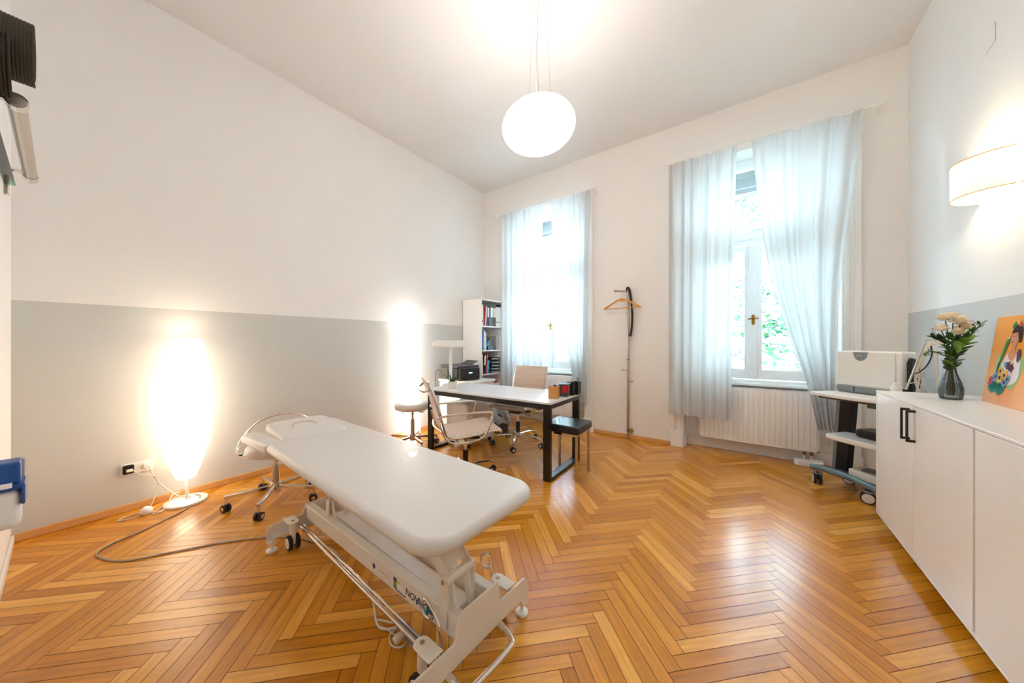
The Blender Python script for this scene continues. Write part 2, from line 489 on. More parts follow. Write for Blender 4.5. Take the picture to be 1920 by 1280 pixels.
# parquet planks
def build_floor():
    L, W = 0.46, 0.055
    g = 0.0010
    me_v = []; me_f = []; uvs = []; rnd = []
    R = Rz(PI / 4)
    x0 = -0.045 - 0.14
    def clip(poly, ax, val, keep_less):
        out = []
        n = len(poly)
        for i in range(n):
            a = poly[i]; b = poly[(i + 1) % n]
            ina = (a[ax] <= val) if keep_less else (a[ax] >= val)
            inb = (b[ax] <= val) if keep_less else (b[ax] >= val)
            if ina: out.append(a)
            if ina != inb:
                t = (val - a[ax]) / (b[ax] - a[ax])
                out.append(tuple(a[q] + (b[q] - a[q]) * t for q in range(4)))
        return out
    for c in range(-10, 6):
        for k in range(-25, 95):
            for fam in (0, 1):
                if fam == 0: rx0, rx1, ry0, ry1 = k * W, k * W + L, k * W, (k + 1) * W
                else: rx0, rx1, ry0, ry1 = k * W + L, k * W + L + W, (k + 1) * W - L, (k + 1) * W
                rx0 += c * L; rx1 += c * L; ry0 -= c * L; ry1 -= c * L
                rx0 += g; ry0 += g; rx1 -= g; ry1 -= g
                uo = random.random() * 50; vo = random.random() * 50
                poly = []
                for (px, py) in ((rx0, ry0), (rx1, ry0), (rx1, ry1), (rx0, ry1)):
                    q = R @ Vector((px, py, 0))
                    if fam == 0: u, v = px - rx0, py - ry0
                    else: u, v = py - ry0, px - rx0
                    poly.append((q.x + x0, q.y, u + uo, v + vo))
                for ax, val, kl in ((0, XL, False), (0, XR, True), (1, YN, False), (1, YW + 0.19, True)):
                    if len(poly) >= 3: poly = clip(poly, ax, val, kl)
                if len(poly) < 3: continue
                b = len(me_v)
                dz = 0.0
                for p in poly:
                    me_v.append((p[0], p[1], dz)); uvs.append((p[2], p[3]))
                me_f.append(list(range(b, b + len(poly)))); rnd.append(random.random())
    nb = len(me_v)
    # dark underlay
    me_v += [(XL - 0.1, YN - 0.1, -0.002), (XR + 0.1, YN - 0.1, -0.002), (XR + 0.1, YW + 0.2, -0.002), (XL - 0.1, YW + 0.2, -0.002),
             (XL - 0.1, YN - 0.1, -0.2), (XR + 0.1, YN - 0.1, -0.2), (XR + 0.1, YW + 0.2, -0.2), (XL - 0.1, YW + 0.2, -0.2)]
    for f in ((0, 1, 2, 3), (7, 6, 5, 4), (0, 4, 5, 1), (1, 5, 6, 2), (2, 6, 7, 3), (3, 7, 4, 0)):
        me_f.append([nb + i for i in f])
    uvs += [(0, 0)] * 8
    me = bpy.data.meshes.new('floor')
    me.from_pydata(me_v, [], me_f)
    me.materials.append(M['parquet']); me.materials.append(M['gap'])
    lay = me.uv_layers.new(name='UVMap')
    for lp in me.loops: lay.data[lp.index].uv = uvs[lp.vertex_index]
    at = me.attributes.new('plank', 'FLOAT', 'FACE')
    for i in range(len(me_f)):
        at.data[i].value = min(1, max(0, 0.5 + (rnd[i] - 0.5) * 1.0)) if i < len(rnd) else 0
        if i >= len(rnd): me.polygons[i].material_index = 1
    me.update()
    o = bpy.data.objects.new('floor', me); COL.objects.link(o)
    return structure(o)
build_floor()
structure(MB().box(XL - 0.3, XR + 0.3, YN - 0.3, 4.9, ZC, ZC + 0.2).build('ceiling', M['ceil']))
structure(MB().box(XL - 0.25, XL, YN - 0.25, 4.9, -0.2, ZC).build('wall_left', M['wall_l']))
structure(MB().box(XR, XR + 0.25, YN - 0.25, 4.9, -0.2, ZC).build('wall_right', M['wall_r']))
structure(MB().box(XL, XR, YN - 0.25, YN, -0.2, ZC).build('wall_near', M['wall']))
CW = (-2.40, 0.08)      # window axes
NH, OH = 0.64, 0.56     # niche half width, outer opening half width
NZ = 3.20
w = MB()
edges = [XL, CW[0] - NH, CW[0] + NH, CW[1] - NH, CW[1] + NH, XR]
for a, b in ((edges[0], edges[1]), (edges[2], edges[3]), (edges[4], edges[5])):
    w.box(a, b, YW, 4.9, -0.2, ZC)
for c in CW:
    w.box(c - NH, c + NH, YW, 4.9, NZ, ZC)
    w.box(c - NH, c + NH, 4.34, 4.9, -0.2, 0.74)
    w.box(c - NH, c - OH, 4.44, 4.9, 0.74, NZ)
    w.box(c + OH, c + NH, 4.44, 4.9, 0.74, NZ)
structure(w.build('wall_window', M['wall']))
# baseboards (oak) and white niche plinths
structure(MB().box(XL, XL + 0.018, YN, 3.63, 0, 0.05).build('baseboard_left', M['base'], bevel=0.004))
structure(MB().box(XL + 0.02, XR, YN, YN + 0.012, 0, 0.05).build('baseboard_near', M['trimw'], bevel=0.004))
wb = MB()
wb.box(CW[0] + 0.775, CW[1] - 0.785, YW - 0.018, YW, 0, 0.045)
wb.box(CW[1] + 0.785, XR, YW - 0.018, YW, 0, 0.045)
structure(wb.build('baseboard_window', M['base'], bevel=0.004))
structure(MB().box(XR - 0.018, XR, YN + 0.02, YW - 0.02, 0, 0.05).build('baseboard_right', M['base'], bevel=0.004))
for i, c in enumerate(CW):
    t = MB()
    for s in (-1, 1):
        a, b = sorted((c + s * NH, c + s * (NH + 0.13)))
        t.box(a, b, YW - 0.020, YW, 0.18, NZ)
        q0, q1 = sorted((c + s * (NH + 0.025), c + s * (NH + 0.05)))
        t.box(q0, q1, YW - 0.030, YW - 0.018, 0.18, NZ)
        q0, q1 = sorted((c + s * (NH + 0.085), c + s * (NH + 0.125)))
        t.box(q0, q1, YW - 0.036, YW - 0.018, 0.18, NZ)
        a, b = sorted((c + s * (NH - 0.0), c + s * (NH + 0.135)))
        t.box(a, b, YW - 0.042, YW, 0, 0.18)
    # niche plinth and parapet panel moulding
    t.box(c - NH, c + NH, 4.315, 4.34, 0, 0.115)
    for s in (-1, 1):
        a, b = sorted((c + s * NH, c + s * (NH - 0.02)))
        t.box(a, b, YW, 4.315, 0, 0.115)
    for (x0, x1, z0, z1) in ((c - 0.55, c - 0.43, 0.20, 0.62), (c + 0.50, c + 0.60, 0.20, 0.62)):
        for (p, q, r_, s_) in ((x0, x1, z0, z0 + 0.012), (x0, x1, z1 - 0.012, z1), (x0, x0 + 0.012, z0, z1), (x1 - 0.012, x1, z0, z1)):
            t.box(p, q, 4.332, 4.345, r_, s_)
    structure(t.build('trim_%d' % (i + 1), M['trimw'], bevel=0.004))

# windows
def window(i, c):
    y0 = 4.37
    root = MB()
    def frame(mb, x0, x1, z0, z1, y, d, wl, wr, wb_, wt):
        mb.box(x0, x0 + wl, y, y + d, z0, z1); mb.box(x1 - wr, x1, y, y + d, z0, z1)
        mb.box(x0 + wl, x1 - wr, y, y + d, z0, z0 + wb_); mb.box(x0 + wl, x1 - wr, y, y + d, z1 - wt, z1)
    frame(root, c - NH, c + NH, 0.745, NZ, y0, 0.07, 0.05, 0.05, 0.045, 0.06)
    root.box(c - NH + 0.05, c + NH - 0.05, y0 - 0.012, y0 + 0.07, 2.26, 2.345)
    root.box(c - NH + 0.05, c + NH - 0.05, y0 - 0.03, y0, 2.31, 2.345)
    r = structure(root.build('window_%d' % (i + 1), M['winw'], bevel=0.004))
    MB().box(c - NH, c + NH, 4.26, y0 + 0.0, 0.735, 0.762).build('window_sill', M['winw'], r, bevel=0.005)
    for s in (-1, 1):
        x0, x1 = (c - NH + 0.05, c - 0.003) if s < 0 else (c + 0.003, c + NH - 0.05)
        f = MB(); frame(f, x0, x1, 0.80, 2.25, y0 - 0.005, 0.05, 0.075, 0.075, 0.105, 0.06)
        cs = f.build('casement', M['winw'], r, bevel=0.005)
        MB().box(x0 + 0.07, x1 - 0.07, y0 + 0.015, y0 + 0.019, 0.895, 2.195).build('pane', M['glass'], cs)
    f = MB(); frame(f, c - NH + 0.05, c + NH - 0.05, 2.35, NZ - 0.06, y0 - 0.003, 0.05, 0.06, 0.06, 0.05, 0.06)
    cs = f.build('fanlight', M['winw'], r, bevel=0.005)
    MB().box(c - NH + 0.10, c + NH - 0.10, y0 + 0.015, y0 + 0.019, 2.395, NZ - 0.115).build('pane', M['glass'], cs)
    MB().box(c - 0.035, c + 0.035, y0 - 0.022, y0 - 0.004, 0.80, 2.25).build('mullion_cover', M['winw'], r, bevel=0.006)
    hd = MB(); hd.prism(rrect(-0.014, 0.014, -0.055, 0.055, 0.013), 0, 0.006, T=Tr(c, y0 - 0.021, 1.44) @ Matrix.Rotation(PI / 2, 4, 'X'))
    hd.cyl((c, y0 - 0.022, 1.45), (c, y0 - 0.055, 1.45), 0.008, n=12)
    hd.tube([(c - 0.045, y0 - 0.055, 1.445), (c - 0.015, y0 - 0.058, 1.452), (c + 0.015, y0 - 0.058, 1.45), (c + 0.045, y0 - 0.052, 1.455)], 0.007, n=8)
    hd.build('handle', M['brass'], r)
    # outer window of the box pair
    o = MB(); ym = 4.72
    frame(o, c - OH, c + OH, 0.745, NZ, ym, 0.06, 0.05, 0.05, 0.10, 0.05)
    o.box(c - OH, c + OH, ym, ym + 0.06, 2.16, 2.30); o.box(c - 0.06, c + 0.06, ym, ym + 0.06, 0.745, 2.2)
    for s in (-1, 1):
        a, b = sorted((c + s * (OH - 0.05), c + s * (OH - 0.10)))
        o.box(a, b, ym, ym + 0.05, 0.8, NZ)
    ou = o.build('outer_frame', M['winw'], r, bevel=0.004)
    MB().box(c - OH + 0.05, c + OH - 0.05, ym + 0.02, ym + 0.024, 0.8, NZ - 0.05).build('pane', M['glass'], ou)
    bl = MB()
    bl.box(c - OH + 0.01, c + OH - 0.01, 4.60, 4.71, 2.98, NZ - 0.01); bl.box(c - OH + 0.03, c + OH - 0.03, 4.64, 4.66, 2.93, 2.98)
    for k in range(3): bl.box(c - OH + 0.01, c + OH - 0.01, 4.585, 4.60, 3.02 + 0.07 * k, 3.03 + 0.07 * k)
    bl.build('blind_box', M['blind'], r, bevel=0.004)
    return r
for i, c in enumerate(CW): window(i, c)

# ------------------------------------------------------------------ treatment table
TT = thing('treatment_table', 'cream padded height-adjustable massage table with steel base on four wheels', 'massage table', (-1.5, 0.945, 0), math.radians(-3.2))
VC = 0.0275
def pad(poly, z0, z1, name, bev=0.028, label=None, T=None, bow=0.0):
    m = MB(T); m.prism(poly, z0, z1)
    return m.build(name, M['leather'], TT, label, bevel=bev, seg=6, angle=60)
pad(rrect(-0.855, 0.758, VC - 0.298, VC + 0.300, (0.12, 0.035, 0.035, 0.12), 8), 0.518, 0.576, 'mattress', 0.028)
# head panel, raised towards its end, with a nose opening
def head_panel():
    T = Tr(-0.86, VC, 0.56) @ Matrix.Rotation(math.radians(6), 4, 'Y')
    pts = [(0, -0.175), (0, 0.175), (-0.12, 0.195), (-0.30, 0.205), (-0.40, 0.195), (-0.435, 0.15), (-0.45, 0.0), (-0.435, -0.15), (-0.40, -0.195), (-0.30, -0.205), (-0.12, -0.195)]
    m = MB(T); m.prism([(x, y) for x, y in catmull_2d(pts)], -0.055, 0.012)
    hp = m.build('head_panel', M['leather'], TT, bevel=0.022, seg=5, angle=60)
    ring = MB(T)
    ring.tube([(-0.25, -0.075, 0.011), (-0.30, -0.06, 0.013), (-0.325, 0, 0.013), (-0.30, 0.06, 0.013), (-0.25, 0.075, 0.011)], 0.006, n=8)
    ring.build('face_opening_seam', M['leather2'], hp)
def catmull_2d(pts):
    return [(p.x, p.y) for p in catmull([(x, y, 0) for x, y in pts], 4, True)]
head_panel()
for s in (-1, 1):
    T = Tr(-0.855, VC + s * 0.240, 0.562) @ Matrix.Rotation(math.radians(-1.5), 4, 'Y') @ Matrix.Rotation(math.radians(s * -3), 4, 'Z')
    pts = rrect(-0.50 if s < 0 else -0.56, 0.0, -0.062, 0.062, (0.02, 0.055, 0.055, 0.02), 6)
    m = MB(T); m.prism(pts, -0.052, 0.005)
    m.build('arm_pad', M['leather'], TT, bevel=0.024, seg=5, angle=60)
# upper chassis
m = MB()
m.box(-0.72, 0.56, VC - 0.20, VC - 0.165, 0.475, 0.512); m.box(-0.72, 0.56, VC + 0.165, VC + 0.20, 0.475, 0.512)
m.box(-0.72, -0.68, VC - 0.165, VC + 0.165, 0.475, 0.512); m.box(0.52, 0.56, VC - 0.165, VC + 0.165, 0.475, 0.512)
m.box(-0.84, 0.68, VC - 0.25, VC + 0.25, 0.508, 0.518)
m.box(-1.25, -0.80, VC - 0.12, VC - 0.10, 0.468, 0.490); m.box(-1.25, -0.80, VC + 0.10, VC + 0.12, 0.468, 0.490)
m.build('upper_chassis', M['steelp'], TT, bevel=0.003)
# base rails (slightly higher at the foot end)
def zr(u): return 0.215 + 0.020 * u / 0.7
for s in (-1, 1):
    m = MB()
    poly = [(-0.695, zr(-0.7) - 0.082), (0.695, zr(0.7) - 0.082), (0.695, zr(0.7)), (-0.695, zr(-0.7))]
    v0, v1 = sorted((s * 0.062, s * 0.104))
    m.prism(poly, -v1, -v0, T=Matrix.Rotation(PI / 2, 4, 'X'))
    rail = m.build('base_rail', M['steelp'], TT, bevel=0.004)
    if s < 0: near_rail = rail
# markings on the near rail
def marking(u, zc, du, dz, mat, nm='marking'):
    m = MB(); m.box(u - du / 2, u + du / 2, -0.1050, -0.1038, zc - dz / 2, zc + dz / 2)
    return m.build(nm, mat, near_rail)
m = MB(); m.cyl((0.13, -0.1052, 0.176), (0.13, -0.1038, 0.176), 0.012, n=24); m.build('round_sticker', M['inkb'], near_rail)
m = MB()
for (u, zc, du, dz, k) in ((0.305, 0.196, 0.022, 0.014, 0), (0.305, 0.176, 0.022, 0.024, 1), (0.330, 0.193, 0.024, 0.008, 2), (0.345, 0.1565, 0.075, 0.003, 0), (0.305, 0.1605, 0.022, 0.006, 3), (0.345, 0.178, 0.045, 0.018, 4)):
    m.box(u - du / 2, u + du / 2, -0.1050 - 0.0002 * (k != 4), -0.1038, zc - dz / 2, zc + dz / 2, m=k)
m.build('type_plate', [M['inkb'], M['inkg'], M['inky'], M['pteal'], M['papr']], near_rail)
m = MB()
for k in range(5): m.box(0.175 + k * 0.018, 0.183 + k * 0.018, -0.1046, -0.1038, 0.176, 0.179)
m.build('small_print', M['grey'], near_rail)
TL = Matrix.Translation((0.425, -0.1042, 0.182)) @ Matrix.Rotation(PI / 2, 4, 'X')
text_part('logo_lettering', 'NOV', 0.040, TL, M['ink'], near_rail)
text_part('logo_lettering', 'AK', 0.050, Matrix.Translation((0.488, -0.1042, 0.181)) @ Matrix.Rotation(PI / 2, 4, 'X'), M['inkt'], near_rail, 0.0006)
text_part('logo_lettering', 'M', 0.066, Matrix.Translation((0.540, -0.1042, 0.180)) @ Matrix.Rotation(PI / 2, 4, 'X'), M['inkt'], near_rail, 0.0006)
# inner white tray
m = MB(); m.box(-0.46, 0.62, -0.034, 0.040, 0.14, 0.19)
m.build('inner_beam', M['steelw'], TT, bevel=0.003)
# end plates
def end_plate(u, ztop, zw, zb, sgn):
    hw = 0.302
    poly = [(-hw, zb - 0.02), (-hw + 0.03, zb - 0.02), (-hw + 0.045, zb + 0.015), (-0.12, zb + 0.02), (0.12, zb + 0.02), (hw - 0.045, zb + 0.015), (hw - 0.03, zb - 0.02), (hw, zb - 0.02),
            (hw, zw - 0.025), (hw - 0.02, zw), (0.128, zw), (0.120, zw + 0.006), (0.104, ztop), (-0.104, ztop), (-0.120, zw + 0.006), (-0.128, zw), (-hw + 0.02, zw), (-hw, zw - 0.025)]
    m = MB(Tr(u, 0, 0) @ Matrix(((0, 0, 1, 0), (1, 0, 0, 0), (0, 1, 0, 0), (0, 0, 0, 1))))
    m.prism(poly, -0.004, 0.004)
    p = m.build('end_plate', M['steelp'], TT, bevel=0.002)
    f = MB(); f.box(min(u, u - sgn * 0.035), max(u, u - sgn * 0.035), -0.28, 0.28, zb + 0.022, zb + 0.028)
    f.build('plate_flange', M['steelp'], p)
    for s in (-1, 1):
        q = MB(); q.lathe([(0.026, 0), (0.028, 0.004), (0.026, 0.012), (0.012, 0.018), (0.006, 0.02)], (u - sgn * 0.014, s * 0.282, 0.0), n=20)
        q.cyl((u - sgn * 0.014, s * 0.282, 0.015), (u - sgn * 0.014, s * 0.282, zb + 0.01), 0.006, n=10)
        q.box(min(u, u - sgn * 0.028), max(u, u - sgn * 0.028), s * 0.282 - 0.018, s * 0.282 + 0.018, zb - 0.004, zb + 0.004)
        q.build('levelling_foot', M['white'], p)
    return p
pl_near = end_plate(0.70, 0.252, 0.165, 0.062, 1)
pl_far = end_plate(-0.70, 0.200, 0.143, 0.055, -1)
# castors with cap brackets
def table_castor(u, v, ztop, su):
    m = MB()
    a, b = sorted((u - su * 0.03, u + su * 0.075))
    T = Tr(u, v, 0)
    m.prism(rrect(-0.03, 0.075, -0.03, 0.03, (0.004, 0.029, 0.029, 0.004) if su > 0 else (0.004, 0.029, 0.029, 0.004), 6), ztop - 0.006, ztop, T=T if su > 0 else T @ Rz(PI))
    m.cyl((u, v, 0.085), (u, v, ztop - 0.004), 0.017, n=18)
    m.box(u if su > 0 else a, b if su > 0 else u, v - 0.004, v + 0.004, ztop - 0.035, ztop - 0.005)
    br = m.build('castor_bracket', M['steelp'], TT, bevel=0.003)
    q = MB(); q.cyl((u, v, ztop), (u, v, ztop + 0.005), 0.008, n=12, m=0); q.build('bolt', M['steel'], br)
    for s in (-1, 1):
        q = MB()
        y0, y1 = v + s * 0.010, v + s * 0.028
        q.cyl((u, y0, 0.040), (u, y1, 0.040), 0.040, n=28, m=0)
        q.cyl((u, y1, 0.040), (u, y1 + s * 0.003, 0.040), 0.029, n=24, m=1)
        q.build('wheel', [M['rubber'], M['white']], br, bevel=0.003)
    q = MB(); q.box(u - 0.018, u + 0.018, v - 0.010, v + 0.010, 0.03, 0.10); q.build('castor_fork', M['white'], br, bevel=0.004)
for s in (-1, 1):
    table_castor(0.622, s * 0.195, 0.176, 1)
    table_castor(-0.622, s * 0.195, 0.158, -1)
# lifting arms
def arm_set(up, zp, utop, ztop, ubase, sgn, vc, hv):
    for s in (-1, 1):
        m = MB(); m.bar((up, vc + s * hv, zp + 0.012), (ubase, vc + s * hv, 0.175), 0.006, 0.042)
        m.build('link_arm', M['steelp'], TT, bevel=0.002)
    m = MB(); m.cyl((up, vc - hv - 0.006, zp), (up, vc + hv + 0.006, zp), 0.018, n=20)
    pv = m.build('pivot_tube', M['steelp'], TT)
    for s in (-1, 1):
        q = MB(); q.cyl((up, vc + s * (hv + 0.010), zp), (up, vc + s * (hv + 0.003), zp), 0.008, n=14); q.build('bolt', M['steel'], pv)
    m = MB()
    h2 = hv - 0.012
    m.bar((up, vc - h2, zp), (utop, vc - h2, ztop), 0.006, 0.055); m.bar((up, vc + h2, zp), (utop, vc + h2, ztop), 0.006, 0.055)
    m.bar((up - sgn * 0.015, vc, zp + 0.024), (utop, vc, ztop + 0.024), 2 * h2, 0.005)
    m.build('lifting_arm', M['steelp'], TT, bevel=0.002)
    for s in (-0.6 * hv, 0.55 * hv):
        m = MB(); m.bar((up, vc + s, zp - 0.01), (up + sgn * 0.030, vc + s, 0.195), 0.005, 0.032)
        m.build('inner_link', M['steelp'], TT, bevel=0.002)
arm_set(0.635, 0.342, 0.46, 0.478, 0.625, 1, -0.044, 0.066)
arm_set(-0.42, 0.315, -0.56, 0.465, -0.44, 1, -0.03, 0.052)
m = MB(); m.cyl((-0.2, 0.07, 0.22), (0.15, 0.07, 0.36), 0.018, n=18); m.cyl((0.15, 0.07, 0.36), (0.36, 0.07, 0.444), 0.010, n=14); m.box(-0.24, -0.17, 0.045, 0.095, 0.19, 0.24)
m.build('lift_motor', M['steelp'], TT, bevel=0.004)
# foot switch bar, pedal loop, hook rods
m = MB(); m.tube([(-0.66, -0.150, 0.10), (-0.2, -0.150, 0.095), (0.3, -0.150, 0.09), (0.66, -0.150, 0.085)], 0.0085, n=12, k=2)
m.tube([(-0.62, -0.137, 0.112), (0.0, -0.138, 0.107), (0.66, -0.137, 0.10)], 0.0045, n=10, k=2)
m.tube([(-0.66, -0.150, 0.10), (-0.672, -0.150, 0.10), (-0.672, -0.11, 0.075), (-0.66, 0.0, 0.07)], 0.0085, n=12)
m.build('control_bar', M['chrome'], TT, 'long chrome foot control bar beside the base')
m = MB(); m.tube([(0.62, 0.115, 0.085), (0.715, 0.112, 0.075), (0.775, 0.10, 0.068), (0.79, 0.06, 0.064), (0.785, -0.10, 0.064), (0.77, -0.135, 0.066), (0.715, -0.15, 0.072), (0.62, -0.15, 0.082)], 0.011, n=12, k=6)
m.cyl((0.70, 0.112, 0.077), (0.735, 0.108, 0.073), 0.0145, n=12); m.cyl((0.70, -0.150, 0.075), (0.735, -0.146, 0.071), 0.0145, n=12)
m.build('foot_pedal', M['chrome'], TT, 'chrome bent tube pedal')
for v, u0, u1 in ((-0.135, 0.655, 0.575), (0.192, 0.60, 0.562)):
    m = MB()
    m.tube([(u0, v, 0.10), (u0 - 0.012, v, 0.17), (u0 - 0.028, v, 0.215), (u1 - 0.0, v, 0.252), (u1 - 0.026, v, 0.250), (u1 - 0.040, v, 0.222), (u1 - 0.026, v, 0.196), (u1 + 0.004, v, 0.196), (u1 + 0.018, v, 0.210)], 0.0055, n=10, k=5)
    m.build('release_lever', M['chrome'], TT, 'chrome rod lever with looped end')
m = MB(); m.box(0.36, 0.50, -0.135, -0.110, 0.03, 0.07, 0); m.box(0.40, 0.43, -0.175, -0.135, 0.038, 0.056, 1)
m.build('control_box', [M['grey'], M['cream']], TT, bevel=0.005)
def cable(name, pts, r, mat, label, parent=None, k=6):
    m = MB(); m.tube(pts, r, n=8, k=k)
    o = m.build(name, mat, parent)
    if parent is None: tag(o, label, 'cable')
    else: o['label'] = label
    return o
cable('power_cord', [(-0.455, -0.066, 0.007), (-0.367, -0.062, 0.006), (-0.298, -0.080, 0.006), (-0.174, -0.090, 0.006), (-0.003, -0.083, 0.006), (0.094, -0.095, 0.006), (0.18, -0.127, 0.006), (0.222, -0.145, 0.006), (0.268, -0.155, 0.006), (0.30, -0.147, 0.010), (0.33, -0.137, 0.022), (0.37, -0.128, 0.045)], 0.0045, M['cable'], 'cream supply lead running under the base', TT)
cable('handset_lead', [(0.222, -0.143, 0.006), (0.255, -0.128, 0.008), (0.30, -0.118, 0.018), (0.34, -0.112, 0.035), (0.38, -0.110, 0.05)], 0.0032, M['cable'], 'thin cream lead', TT)
cable('handset_lead', [(0.27, -0.150, 0.006), (0.301, -0.140, 0.006), (0.361, -0.132, 0.006), (0.41, -0.110, 0.012), (0.45, -0.108, 0.04)], 0.0032, M['cable'], 'thin cream lead', TT)
cable('handset_lead', [(0.40, -0.115, 0.045), (0.41, -0.115, 0.02), (0.42, -0.130, 0.006), (0.413, -0.152, 0.005), (0.385, -0.165, 0.005), (0.349, -0.157, 0.005), (0.335, -0.137, 0.01), (0.36, -0.120, 0.035)], 0.0032, M['cable'], 'thin cream lead in a loop', TT)
cable('handset_lead', [(0.41, -0.118, 0.03), (0.44, -0.118, 0.008), (0.49, -0.11, 0.005), (0.54, -0.09, 0.02), (0.56, -0.07, 0.05)], 0.0032, M['cable'], 'thin cream lead', TT)
m = MB()
for k in range(5): m.cyl((-0.318 + k * 0.008, -0.0745 - 0.001 * k, 0.012), (-0.313 + k * 0.008, -0.0750 - 0.001 * k, 0.012), 0.0115 - 0.0007 * k, n=14)
cg = m.build('cord_connector', M['cable'], TT)

# floor cable from the table to the wall socket
tag(cable('floor_cable', [(-3.42, 0.60, 0.030), (-3.36, 0.615, 0.028), (-3.30, 0.57, 0.006), (-3.20, 0.463, 0.005), (-3.09, 0.281, 0.005), (-3.04, 0.165, 0.005), (-2.95, 0.113, 0.005), (-2.757, 0.194, 0.005), (-2.635, 0.38, 0.005), (-2.521, 0.565, 0.005), (-2.357, 0.745, 0.005), (-2.206, 0.842, 0.005), (-2.045, 0.890, 0.006), (-1.965, 0.904, 0.007)], 0.0045, M['cableg'], ''),
    'long tan cable curving across the parquet from lamp base to massage table', 'cable')

# ------------------------------------------------------------------ castor star base helper
def star_base(t, r, zc, n, a0, chrome, rub, hub_r=0.03, col_top=0.4, wr=0.025, thin=False, black_col=False):
    m = MB(); m.cyl((0, 0, zc - 0.045), (0, 0, zc + 0.03), hub_r, n=20)
    hub = m.build('base_hub', chrome, t, bevel=0.002)
    for i in range(n):
        a = a0 + i * 2 * PI / n
        c_, s_ = math.cos(a), math.sin(a)
        m = MB()
        if thin: m.tube([(c_ * 0.02, s_ * 0.02, zc), (c_ * r * 0.5, s_ * r * 0.5, zc + 0.005), (c_ * r * 0.88, s_ * r * 0.88, zc - 0.008), (c_ * r, s_ * r, zc - 0.03)], 0.011, n=10, k=4)
        else:
            m.bar((c_ * 0.02, s_ * 0.02, zc - 0.004), (c_ * (r + 0.01), s_ * (r + 0.01), zc - 0.012), 0.024, 0.026)
            m.cyl((c_ * r, s_ * r, 0.05), (c_ * r, s_ * r, zc - 0.01), 0.008, n=10)
        leg = m.build('leg', chrome, t, bevel=0.003)
        q = MB()
        b = a + 0.6 + i * 0.8
        dx, dy = math.cos(b), math.sin(b)
        ox, oy = c_ * r, s_ * r
        for s in (-1, 1):
            q.cyl((ox + dx * s * 0.006, oy + dy * s * 0.006, wr), (ox + dx * s * 0.021, oy + dy * s * 0.021, wr), wr, n=20, m=0)
            q.cyl((ox + dx * s * 0.021, oy + dy * s * 0.021, wr), (ox + dx * s * 0.0225, oy + dy * s * 0.0225, wr), wr * 0.55, n=16, m=1)
        q.cyl((ox, oy, wr), (ox, oy, wr * 2 + 0.004), 0.007, n=8, m=0)
        q.build('castor', [rub, chrome], leg)
    return hub

# ------------------------------------------------------------------ round stools
def round_stool(name, label, loc, rz, seat_z, seat_r, r, backrest, black_base):
    t = thing(name, label, 'stool', loc, rz)
    star_base(t, r, 0.105 if not backrest else 0.115, 5, math.radians(-109), M['chrome'] if not black_base else M['steel'], M['rubber'], hub_r=0.032, wr=0.027)
    m = MB(); m.cyl((0, 0, 0.10), (0, 0, seat_z * 0.62), 0.025, n=20); m.build('column', M['steel'], t)
    m = MB(); m.cyl((0, 0, seat_z * 0.55), (0, 0, seat_z - 0.09), 0.014, n=16); m.build('gas_lift', M['chrome'], t)
    m = MB(); m.lathe([(0.01, -0.085), (seat_r * 0.80, -0.083), (seat_r * 0.95, -0.070), (seat_r, -0.045), (seat_r * 0.985, -0.022), (seat_r * 0.92, -0.006), (seat_r * 0.8, 0.0), (0.01, 0.004)], (0, 0, seat_z), n=48)
    m.build('seat', M['leather'], t, angle=60)
    m = MB(); m.box(-0.07, 0.07, -0.07, 0.07, seat_z - 0.10, seat_z - 0.085); m.build('seat_plate', M['black'], t)
    return t
S1 = round_stool('rolling_stool', 'cream rolling stool with chrome back hoop under the head of massage table', (-2.88, 0.945, 0), 0.0, 0.443, 0.185, 0.285, True, False)
m = MB(); m.tube([(-0.02, -0.14, 0.375), (-0.09, -0.165, 0.37), (-0.15, -0.190, 0.385), (-0.185, -0.175, 0.43), (-0.215, -0.13, 0.49), (-0.262, -0.05, 0.555), (-0.275, 0.06, 0.592), (-0.24, 0.17, 0.602), (-0.16, 0.25, 0.585), (-0.05, 0.27, 0.54), (0.02, 0.24, 0.45), (0.02, 0.15, 0.378)], 0.0085, n=12, k=6)
m.build('back_hoop', M['chrome'], S1, 'curved chrome hoop rising behind the seat')
m = MB(); m.tube([(-0.04, -0.08, 0.365), (-0.08, -0.14, 0.37), (-0.11, -0.19, 0.375)], 0.007, n=8); m.build('height_lever', M['black'], S1)
S2 = round_stool('rolling_stool', 'round cream rolling stool beside the lit square floor lamp', (-3.13, 2.38, 0), 0.35, 0.50, 0.20, 0.27, False, True)
m = MB(); m.tube([(0.13 * math.cos(a), 0.13 * math.sin(a), 0.395) for a in [i * PI / 6 for i in range(12)]], 0.004, n=8, k=3, closed=True); m.bar((-0.13, 0, 0.395), (0.13, 0, 0.395), 0.008, 0.008); m.build('lever_ring', M['black'], S2)

